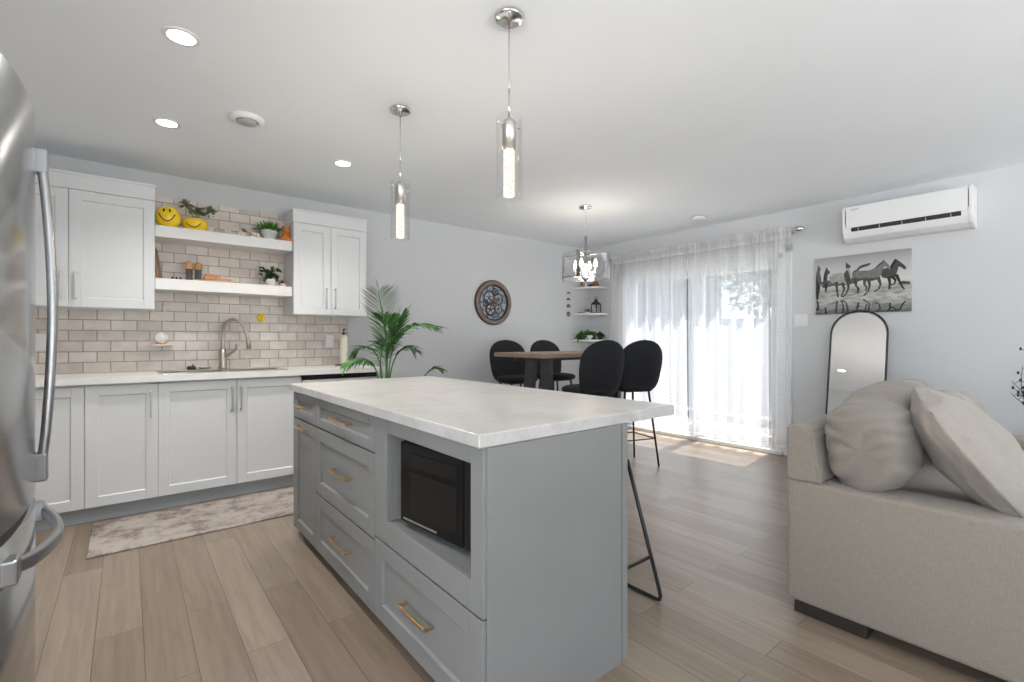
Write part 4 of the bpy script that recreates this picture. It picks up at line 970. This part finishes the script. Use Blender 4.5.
PM = Matrix(((0, 0, -1, -.0281), (-1, 0, 0, AWd / 2), (0, 1, 0, 0), (0, 0, 0, 1)))   # picture (x right, y up) -> canvas front
def smooth_poly(pts, n=4): return [(p.x, p.y) for p in bez([(x, y, 0) for x, y in pts + [pts[0]]], n)[:-1]]
def W(fx, fy): return fx * AWd, max(.004, min(AHt - .004, fy * AHt))
def limb(mb, pts, wds, m_):
    P = [Vector((*W(*p), 0)) for p in pts]; ls, rs = [], []
    for i, p in enumerate(P):
        d = (P[min(i + 1, len(P) - 1)] - P[max(i - 1, 0)]).normalized(); nn = Vector((-d.y, d.x, 0)) * wds[i] * AWd
        ls.append(p + nn); rs.append(p - nn)
    mb.prism([(v.x, max(.004, v.y)) for v in ls + rs[::-1]], .0003, m_)
def horse(tone, shade, lay, outline, legs, dark=None):
    m_ = lambda k: PM @ T(0, 0, lay * .0005 + k * .00012)
    o = MB().use(HM[tone]); o.prism([W(*p) for p in smooth_poly(outline)], .0003, m_(0))
    o.use(HM[shade])
    for d in dark or []: o.prism([W(*p) for p in smooth_poly(d)], .0003, m_(1))
    for L in legs:
        n = len(L); wds = [.020, .0115, .008, .007][:n - 1] + [.0095]
        limb(o, L, wds, m_(2))
        limb(o, [(x + .01 * math.sin(40 * y), .515 - y) for x, y in L], [w_ * .9 for w_ in wds], m_(2))
    o.build('printed_horse', None, art)
horse('far', 'black', 0, [(.06, .58), (.09, .47), (.2, .49), (.3, .49), (.43, .51), (.43, .60), (.2, .60)], [])
horse('far', 'black', 1, [(.006, .72), (.02, .80), (.03, .87), (.05, .86), (.062, .80), (.052, .76), (.06, .70), (.072, .6), (.06, .5), (.045, .38), (.03, .28), (.006, .27)], [[(.03, .45), (.025, .36), (.03, .27)]], [[(.01, .70), (.03, .6), (.05, .5), (.04, .35), (.012, .30)]])
horse('dark', 'black', 1, [(.09, .55), (.095, .66), (.11, .76), (.13, .83), (.145, .79), (.168, .75), (.165, .71), (.145, .70), (.14, .60), (.13, .52)], [[(.12, .54), (.125, .46), (.12, .40)]], [[(.095, .66), (.11, .76), (.128, .82), (.12, .72), (.11, .6)]])
horse('dark', 'black', 1, [(.41, .66), (.43, .72), (.46, .74), (.50, .80), (.55, .82), (.61, .83), (.59, .79), (.54, .77), (.50, .75), (.46, .69)], [[(.43, .62), (.45, .50), (.475, .42), (.48, .33)]])
horse('dark', 'black', 2, [(.715, .60), (.72, .70), (.76, .72), (.81, .73), (.83, .80), (.85, .855), (.87, .84), (.90, .80), (.95, .72), (.955, .68), (.935, .675), (.905, .715), (.885, .72), (.87, .64), (.85, .575), (.80, .555), (.74, .56)], [[(.79, .58), (.80, .47), (.795, .37)], [(.86, .60), (.895, .48), (.925, .38), (.94, .355)], [(.82, .58), (.855, .51), (.845, .45), (.81, .44)]], [[(.80, .73), (.825, .80), (.85, .85), (.86, .82), (.84, .76), (.82, .70)]])
horse('light', 'dark', 3, [(.16, .66), (.20, .70), (.27, .715), (.33, .70), (.345, .76), (.345, .84), (.35, .89), (.365, .86), (.385, .84), (.402, .80), (.385, .77), (.40, .72), (.405, .62), (.385, .54), (.34, .51), (.27, .53), (.20, .54), (.165, .60)], [[(.24, .56), (.25, .42), (.262, .285)], [(.31, .54), (.33, .42), (.305, .33), (.30, .285)], [(.375, .57), (.375, .42), (.345, .33), (.315, .285)]], [[(.325, .70), (.335, .60), (.355, .53), (.40, .55), (.385, .66), (.368, .74)], [(.345, .84), (.35, .89), (.365, .86), (.40, .81), (.38, .78), (.35, .79)]])
horse('mid', 'dark', 4, [(.415, .66), (.42, .58), (.455, .53), (.52, .55), (.58, .53), (.64, .53), (.69, .56), (.715, .62), (.725, .70), (.745, .745), (.765, .74), (.79, .70), (.808, .705), (.80, .745), (.775, .80), (.75, .84), (.745, .88), (.735, .845), (.70, .81), (.665, .755), (.60, .71), (.52, .715), (.45, .71)], [[(.46, .57), (.455, .47), (.49, .41), (.475, .33)], [(.59, .56), (.60, .45), (.585, .36), (.54, .29)], [(.685, .58), (.71, .46), (.69, .38), (.645, .35)], [(.55, .56), (.545, .48), (.57, .42), (.56, .37)]], [[(.745, .87), (.735, .845), (.70, .81), (.665, .755), (.68, .74), (.72, .80), (.745, .83)], [(.42, .60), (.455, .53), (.52, .55), (.58, .53), (.64, .53), (.69, .56), (.62, .575), (.5, .585)]])
MB().prism([W(a, b) for a, b in ((.87, .44), (.92, .49), (.99, .47), (.995, .43))], .0003, PM).build('printed_hill', HM['dark'], art)

mi = thing('standing_mirror', 'arched black-framed standing mirror leaning on its easel leg', 'mirror', (4.70, 1.295, 0), 2.0)
tilt = 10.9
MH, MWd = 1.44, .203
out = [(-MWd, 0), (MWd, 0)] + [(MWd * math.cos(R(a)), MH - MWd + MWd * math.sin(R(a))) for a in range(0, 181, 10)]
# local: x -> -Y (to the right in view), y -> up, z -> towards -X (viewer)
MM = RY(tilt) @ Matrix(((0, 0, -1, 0), (-1, 0, 0, 0), (0, 1, 0, 0), (0, 0, 0, 1)))
MB().tube([MM @ Vector((a, b + .008, 0)) for a, b in out], .0085, 8, closed=True).build('frame', M['blackmetal'], mi)
MB().prism([(a * .965, .012 + b * .985) for a, b in out], .006, MM @ T(0, 0, -.004)).build('glass', M['mirror'], mi)
MB().prism([(a * .97, .010 + b * .985) for a, b in out], .004, MM @ T(0, 0, -.009)).build('backing', M['blackmetal'], mi)
lg = MB()
tp_ = MM @ Vector((MWd - .015, .98, -.012)); tq = MM @ Vector((-MWd + .015, .98, -.012))
lg.tube([tp_, (.33, -MWd + .005, .008), (.33, MWd - .005, .008), tq], .0075, 8)
lg.build('easel_leg', M['blackmetal'], mi)
sw = thing('light_switch', 'white double light switch between curtain and picture', 'switch', (XW, 1.835, 1.36))
MB().box(-.006, 0, -.06, .06, -.06, .06, .004).build('plate', M['plastic'], sw)
for y in (-.025, .025): MB().box(-.010, -.005, y - .017, y + .017, -.035, .035, .003).build('rocker', M['plastic'], sw)

# ================================================================== CEILING FITTINGS
def downlight(x, y, lb, lamp):
    t = thing('downlight', lb, 'ceiling light', (x, y, CEIL), 0, 'recessed downlights')
    MB().lathe([(.05, -.003), (.066, -.004), (.072, -.0015), (.072, 0)], 32).build('rim', M['plastic'], t)
    MB().lathe([(0, -.0032), (.052, -.0032), (.052, -.001)], 32).build('lens', M['downlight'], t)
    l = light('downlight_beam', 'SPOT', (0, 0, -.02), lamp, (1, .975, .94), radius=.05); l.data.spot_size = R(125); l.data.spot_blend = .8; l.parent = t
downlight(.18, 2.48, 'lit recessed downlight nearest the fridge', 66)
downlight(.184, 3.518, 'lit recessed downlight above the white cabinets by the fridge', 42)
downlight(1.236, 3.506, 'lit recessed downlight above the two-door wall cabinet', 42)
downlight(1.1, .1, 'added unseen fill downlight over the gap between island and sofa', 9)  # added out of view as fill for the living side
downlight(3.6, -.55, 'added unseen fill downlight above the sofa seat', 34)  # unseen lamp added to brighten sofa and door wall
downlight(3.6, -2.4, 'added unseen fill downlight furthest back over the living room', 45)  # another unseen lamp added as living-room fill
vt = thing('ceiling_vent', 'round white ceiling vent between the downlights', 'vent', (.545, 3.143, CEIL))
MB().lathe([(.05, 0), (.092, 0), (.094, -.006), (.085, -.022), (.064, -.028), (.056, -.02), (.05, 0)], 40).build('ring', M['plastic'], vt)
MB().lathe([(0, -.034), (.045, -.033), (.052, -.026), (.048, -.012), (.02, -.004), (0, -.004)], 36).build('cone', M['greyplastic'], vt, label='grey centre disc')
MB().lathe([(0, -.002), (.055, -.002), (.055, 0)], 36).build('duct', M['dark'], vt)
sd = thing('smoke_detector', 'small round white smoke detector over the sliding door', 'smoke detector', (4.70, 2.655, CEIL))
MB().lathe([(.066, 0), (.07, -.004), (.066, -.024), (.05, -.032), (0, -.034)], 36).build('cover', M['plastic'], sd)
MB().lathe([(0, 0), (.076, 0), (.077, -.005), (.07, -.007), (0, -.007)], 36).build('base', M['greyplastic'], sd)

def pendant(x, y, lb):
    t = thing('pendant_light', lb, 'pendant light', (x, y, CEIL), 0, 'glass cylinder pendants above the island')
    MB().lathe([(0, 0), (.058, 0), (.060, -.004), (.058, -.012), (.052, -.016), (.012, -.018), (.009, -.04), (0, -.04)], 36).build('canopy', M['chrome'], t)
    MB().tube([(0, 0, -.04), (0, 0, -.40)], .0022, 6).build('cord', M['steelbar'], t)
    MB().tube([(0, 0, -.29), (0, 0, -.41)], .0042, 8).build('stem', M['chrome'], t)
    MB().tube([(-.058, 0, -.438), (.058, 0, -.438)], .0028, 8).build('cross_bar', M['chrome'], t)
    MB().lathe([(0, -.41), (.012, -.41), (.028, -.425), (.0285, -.43), (.0285, -.54), (0, -.54)], 28).build('socket', M['pull'], t)
    MB().cyl(.0225, -.725, -.538, 28).build('crystal', M['crystal'], t, label='glowing bubbled crystal')
    MB().lathe([(.051, -.735), (.051, -.405)], 40).lathe([(.0525, -.735), (.0525, -.405)], 40).build('glass_shade', M['shade'], t)
    l = light('pendant_glow', 'POINT', (0, 0, -.76), 5.5, (1, .88, .70), radius=.03); l.parent = t
    return t
pendant(1.195, 1.492, 'glass cylinder pendant over the near end of the island')
pendant(1.198, 2.48, 'glass cylinder pendant over the far end of the island, nearer the sink wall')

ch = thing('chandelier', 'nickel chandelier with curved clear glass panels and candle bulbs', 'chandelier', (3.465, 3.135, CEIL))
MB().lathe([(0, 0), (.062, 0), (.064, -.008), (.058, -.022), (.014, -.026), (.012, -.04), (0, -.04)], 32).build('canopy', M['chrome'], ch)
cn = MB(); z = -.04
k = 0
while z > -.295:
    a = [(.007 * math.cos(R(q)), 0, z - .013 + .014 * math.sin(R(q))) for q in range(0, 360, 36)]
    if k % 2: a = [(0, p_[0], p_[2]) for p_ in a]
    cn.tube(a, .0022, 5, closed=True); z -= .022; k += 1
cn.build('chain', M['chrome'], ch)
MB().cyl(.017, -.46, -.30, 16).cyl(.006, -.30, -.285, 8).cyl(.010, -.70, -.46, 12).lathe([(0, -.735), (.022, -.72), (.03, -.70), (.012, -.685)], 16).build('stem', M['handlesteel'], ch)
for k in range(4):
    a = R(90 * k + 20); c, s = math.cos(a), math.sin(a)
    MB().tube(bez([(.01 * c, .01 * s, -.69), (.06 * c, .06 * s, -.70), (.10 * c, .10 * s, -.685), (.105 * c, .105 * s, -.65)], 5), .005, 8).cyl(.011, -.655, -.60, 12, T(.105 * c, .105 * s, 0)).build('arm', M['handlesteel'], ch)
    MB().lathe([(0, -.60), (.012, -.598), (.017, -.58), (.014, -.555), (.004, -.525), (0, -.522)], 14, T(.105 * c, .105 * s, 0)).build('bulb', M['bulb'], ch)
Rr = .225
for k in range(4):
    a0 = 90 * k - 62; dz = -.012 if k % 2 else 0
    g = MB(); g.lathe([(Rr, -.70 + dz), (Rr, -.47 + dz), (Rr + .004, -.47 + dz), (Rr + .004, -.70 + dz), (Rr, -.70 + dz)], 20, None, True, a0, a0 + 84); g.build('glass_panel', M['glass'], ch)
    s = MB(); s.lathe([(Rr - .003, -.71 + dz), (Rr - .003, -.46 + dz), (Rr + .008, -.46 + dz), (Rr + .008, -.71 + dz), (Rr - .003, -.71 + dz)], 2, None, True, a0 + 82, a0 + 91); s.build('metal_strip', M['handlesteel'], ch)
    MB().tube([(.01 * math.cos(R(a0 + 86)), .01 * math.sin(R(a0 + 86)), -.475), (Rr * math.cos(R(a0 + 86)), Rr * math.sin(R(a0 + 86)), -.475)], .004, 6).build('spoke', M['handlesteel'], ch)
MB().tube([(Rr * math.cos(R(q)), Rr * math.sin(R(q)), -.705) for q in range(0, 360, 8)], .004, 6, closed=True).build('bottom_ring', M['handlesteel'], ch)
l = light('chandelier_glow', 'POINT', (0, 0, -.56), 8, (1, .9, .76), radius=.1); l.parent = ch

# ================================================================== PALM
Rt, Fw = Vector((.7766, -.63, 0)), Vector((.63, .7766, 0))
pb = Vector((1.585, 3.56, 0))
pm = thing('potted_palm', 'tall green palm standing between island and kitchen wall', 'plant', tuple(pb))
MB().lathe([(0, 0), (.11, 0), (.12, .01), (.15, .30), (.155, .32), (.14, .32), (.138, .29), (0, .29)], 32).build('pot', M['ceramic'], pm)
MB().lathe([(0, .285), (.137, .285), (.137, .26)], 28).build('soil', M['soil'], pm)
def frond(path, L, wd, start, sweep, seed, drop=.35, n=26):
    rnd = random.Random(seed)
    P = bez([Rt * a + Fw * b + Vector((0, 0, z)) for a, b, z in path], 12); N = len(P)
    f = MB(); f.tube(P, [.006 * (1 - .75 * i / N) + .0012 for i in range(N)], 6)
    for k in range(n):
        t = start + (1 - start) * (k + .5) / n; i = min(N - 2, int(t * (N - 1))); d = (P[i + 1] - P[i]).normalized(); p = P[i].lerp(P[i + 1], t * (N - 1) - i)
        s = d.cross(Vector((0, 0, 1)))
        if s.length < .25: s = s * .3 + Rt * .7
        s.normalize(); ll = L * (math.sin(math.pi * min(1, (k + 1.5) / (n + 2)) * .93 + .12) ** .7) * rnd.uniform(.88, 1.08)
        for sg in (-1, 1):
            v = (d * sweep + s * sg + Vector((0, 0, rnd.uniform(.05, .3)))).normalized()
            f.leafblade(p, v, (0, 0, 1), ll, wd, drop * rnd.uniform(.7, 1.3), 5)
    v = (P[-1] - P[-2]).normalized(); f.leafblade(P[-1], v, (0, 0, 1), L * .55, wd, .2, 5)
    f.build('frond', M['leaf'], pm)
frond([(0, 0, .28), (.02, 0, .85), (.01, .02, 1.12), (-.03, .04, 1.38), (-.06, .04, 1.55)], .26, .024, .42, .95, 1, .12, 24)
frond([(.02, 0, .28), (.01, 0, .85), (.06, -.04, 1.12), (.24, -.08, 1.27), (.42, -.1, 1.27)], .21, .021, .45, .9, 2, .35, 26)
frond([(-.02, .02, .28), (-.02, .02, .82), (-.07, .04, 1.04), (-.17, .05, 1.11), (-.25, .04, 1.06)], .17, .018, .55, .8, 3, .45, 18)
frond([(-.02, -.03, .28), (-.03, -.04, .78), (-.06, -.08, .96), (-.15, -.12, 1.02), (-.26, -.14, .99)], .17, .022, .5, .6, 4, .6, 28)
frond([(.03, .03, .28), (.03, .04, .82), (.07, .08, 1.03), (.14, .1, 1.10), (.20, .1, 1.09)], .18, .019, .5, .8, 5, .4, 20)
frond([(.08, .02, .28), (.2, .02, .60), (.28, .03, .83), (.37, .03, .93), (.42, .03, .935)], .14, .019, .66, .9, 6, .35, 14)
frond([(.01, .03, .28), (.02, .04, .85), (.04, .10, 1.10), (.07, .14, 1.26), (.13, .15, 1.38)], .24, .022, .45, .9, 7, .18, 22)
frond([(-.01, .05, .28), (-.01, .08, .8), (-.02, .12, 1.02), (-.03, .16, 1.22), (-.06, .18, 1.36)], .24, .022, .45, .9, 8, .18, 22)
frond([(.0, -.02, .28), (.0, -.06, .75), (.0, -.12, .95), (.03, -.18, 1.10), (.06, -.22, 1.14)], .19, .020, .5, .7, 9, .45, 22)
frond([(.0, -.02, .28), (.02, -.02, .82), (.03, -.04, 1.06), (.05, -.04, 1.22), (.10, -.04, 1.34)], .22, .022, .42, .85, 10, .2, 20)

# ================================================================== RUG
o = MB().box(-.17, 1.30, 3.375, 3.985, 0, .009, .004).build('runner_rug', M['rug']); tag(o, 'faded beige and brown runner rug in front of the sink', 'rug')

# ================================================================== SOFA AND CUSHIONS
so = thing('sofa', 'oatmeal linen sofa on black block feet, beyond the island', 'sofa', (2.2, .84, 0))
SL = 2.15; SDp = -1.02
MB().box(.0, .20, SDp, 0, .06, .572, .018, 3, smooth=True).build('arm', M['linen'], so)
MB().box(SL - .20, SL, SDp, 0, .06, .572, .018, 3, smooth=True).build('arm', M['linen'], so)
bk = MB()
bk.box(.2, SL - .2, -.165, 0, .06, .57, .012, 3, smooth=True)
XYZ = Matrix(((0, 0, 1, 0), (1, 0, 0, 0), (0, 1, 0, 0), (0, 0, 0, 1)))
bk.prism([(0, .572), (0, .80)] + [(-.025 - .06 * k / 6, .806 - .02 * (k / 6) ** 2) for k in range(7)] + [(-.103, .76), (-.116, .66), (-.13, .572)], SL, XYZ, .008, False)
bk.build('back', M['linen'], so)
MB().box(.2, SL - .2, SDp + .02, -.16, .06, .30, .015, 2, smooth=True).build('seat_base', M['linen'], so)
for a, b in ((.205, SL / 2 - .003), (SL / 2 + .003, SL - .205)):
    MB().box(a, b, SDp, -.165, .302, .52, .05, 4, smooth=True).build('seat_cushion', M['cushion2'], so)
for x0, x1, y0, y1 in ((.03, .16, -.28, -.02), (.03, .16, SDp + .02, SDp + .28), (SL - .16, SL - .03, -.28, -.02), (SL - .16, SL - .03, SDp + .02, SDp + .28)):
    MB().box(x0, x1, y0, y1, 0, .062, .003).build('foot', M['espresso'], so)
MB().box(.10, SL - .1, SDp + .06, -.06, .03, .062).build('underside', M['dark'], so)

def soft_box(mb, sx, sy, sz, n=30, puff=.25, wrinkle=.010, seed=0, pinch=0.0, rnd=.35):
    """stuffed box: sx, sy, sz half sizes"""
    b = bmesh.new(); bmesh.ops.create_cube(b, size=2); bmesh.ops.subdivide_edges(b, edges=b.edges[:], cuts=n, use_grid_fill=True)
    off = Vector((seed * 7.3, seed * 3.1, seed * 1.7))
    for v in b.verts:
        p = v.co.copy(); q = Vector((p.x * math.sqrt(max(0, 1 - p.y ** 2 / 2 - p.z ** 2 / 2 + p.y ** 2 * p.z ** 2 / 3)), p.y * math.sqrt(max(0, 1 - p.z ** 2 / 2 - p.x ** 2 / 2 + p.z ** 2 * p.x ** 2 / 3)), p.z * math.sqrt(max(0, 1 - p.x ** 2 / 2 - p.y ** 2 / 2 + p.x ** 2 * p.y ** 2 / 3))))
        c = p.lerp(q, rnd)
        c *= 1 + puff * (1 - abs(p.x * p.y)) * (1 - abs(p.y * p.z)) * (1 - abs(p.x * p.z)) * .5
        if pinch: c.z *= 1 - pinch * (abs(p.x) ** 3 + abs(p.y) ** 3) * .5
        wv = Vector((c.x * sx, c.y * sy, c.z * sz))
        nn = q.normalized()
        ends = abs(p.x) ** 3
        w_ = mnoise.fractal(Vector((wv.x * (5 + 3 * ends), wv.y * 9, wv.z * 16)) + off, 1, 2, 4) * wrinkle
        w_ += math.sin((wv.z * 60 + 2 * mnoise.noise(wv * 7 + off) * 2.4)) * wrinkle * .22 * ends
        v.co = wv + nn * w_
    return mb.merge(b, None, True)
def bolster(mb, sx, sy, sz, seed=0, p=4.0, n=2.5, wrinkle=.006, nx=64, na=72):
    """stuffed back cushion: long axis x, rounded section, softly domed ends"""
    off = Vector((seed * 7.3, seed * 3.1, seed * 1.7)); b = bmesh.new(); rings = []
    def sp(v, e): return math.copysign(abs(v) ** e, v)
    for i in range(nx + 1):
        u = -math.cos(math.pi * i / nx); rr = max(0, 1 - abs(u) ** p) ** (1 / p)
        if i in (0, nx): rings.append([b.verts.new((u * sx, 0, 0))]); continue
        rings.append([])
        for k in range(na):
            a = 2 * math.pi * k / na; c, s_ = sp(math.cos(a), 2 / n), sp(math.sin(a), 2 / n)
            v = Vector((u * sx, c * sy * rr, s_ * sz * rr)); d = Vector((.15 * u, c, s_)).normalized()
            end = abs(u) ** 3
            big = mnoise.noise(v * 4 + off) * 1.6
            mask = max(0, mnoise.noise(v * 6 + off * 2) + .35)
            st = math.sin(95 * v.z + 26 * v.y * mnoise.noise(v * 3 + off) + 7 * mnoise.noise(v * 5 + off)) * mask
            fold = math.sin(40 * v.x + 30 * v.z + 6 * mnoise.noise(v * 4 - off)) * max(0, mnoise.noise(v * 5 - off * 3)) * (1 - end)
            rings[-1].append(b.verts.new(v + d * wrinkle * (big + st * (.35 + .75 * end) + fold * .9) + Vector((math.copysign(1, u), 0, 0)) * wrinkle * st * .5 * end))
    for A, B in zip(rings, rings[1:]):
        for k in range(na):
            l = (k + 1) % na
            if len(A) == 1: b.faces.new([A[0], B[l], B[k]])
            elif len(B) == 1: b.faces.new([A[k], A[l], B[0]])
            else: b.faces.new([A[k], A[l], B[l], B[k]])
    return mb.merge(b, None, True)
def cushion(name, lb, c, half, rot, m, seed, cat='cushion', seam=False, piping=True, **kw):
    t = thing(name, lb, cat, c); t.rotation_euler = tuple(R(a) for a in rot)
    b = MB()
    if cat == 'cushion': bolster(b, *half, seed=seed, **kw)
    else: soft_box(b, *half, seed=seed, **kw)
    b.build('cover', m, t)
    return t
cushion('back_cushion', 'plump wrinkled back cushion at the arm end of the sofa', (2.66, .582, .772), (.44, .145, .19), (-6, -6, 0), M['cushion'], 1, wrinkle=.018, p=5, n=2.8)
cushion('back_cushion', 'slumped back cushion further along the sofa towards the far wall', (3.58, .53, .70), (.44, .15, .17), (-20, 4, 3), M['cushion2'], 2, wrinkle=.018, p=5, n=2.8)
tp = cushion('throw_pillow', 'cream square throw pillow slanting against the plump back cushion', (2.52, .30, .738), (.23, .235, .105), (54, 0, 8), M['cushion2'], 3, cat='pillow', puff=.50, wrinkle=.010, rnd=.34, pinch=.62)
sm = MB(); sm.tube([(-.222 + .018 * (y / .22) ** 2 - .014, y, .004 * math.sin(y * 40)) for y in [-.2 + .02 * k for k in range(21)]], .004, 6); sm.build('seam', M['cushion'], tp)

# ================================================================== DRIED TWIGS BY THE DOOR WALL
vs = thing('twig_vase', 'floor vase of dark dry twigs behind the sofa', 'vase', (4.90, .255, 0))
MB().lathe([(0, 0), (.07, 0), (.10, .1), (.11, .28), (.07, .46), (.045, .54), (.055, .58), (.045, .58), (.036, .54), (0, .4)], 28).build('vase', M['ceramic'], vs)
random.seed(21)
for k, (a, b, z) in enumerate(((-.145, .0, .88), (-.13, .02, .79), (-.12, .0, .82), (-.06, 0, 1.12), (.04, .03, 1.2), (.12, -.03, 1.05), (0, .1, .98))):
    tw = MB(); P = bez([(0, 0, .5), tuple(Rt * a * .35 + Fw * b + Vector((0, 0, .5 + (z - .5) * .6))), tuple(Rt * a * 1.25 + Fw * b + Vector((0, 0, z)))], 8)
    tw.tube(P, [.004 - .0025 * i / len(P) for i in range(len(P))], 5)
    for i in range(7, len(P), 2):
        q = P[i] + Vector((random.uniform(-.035, .035), random.uniform(-.035, .035), random.uniform(0, .035)))
        tw.tube([P[i], q], .0016, 4); tw.ball(tuple(q), .008, 1, 1, 1.6, 1)
    tw.build('twig', M['twig'], vs)
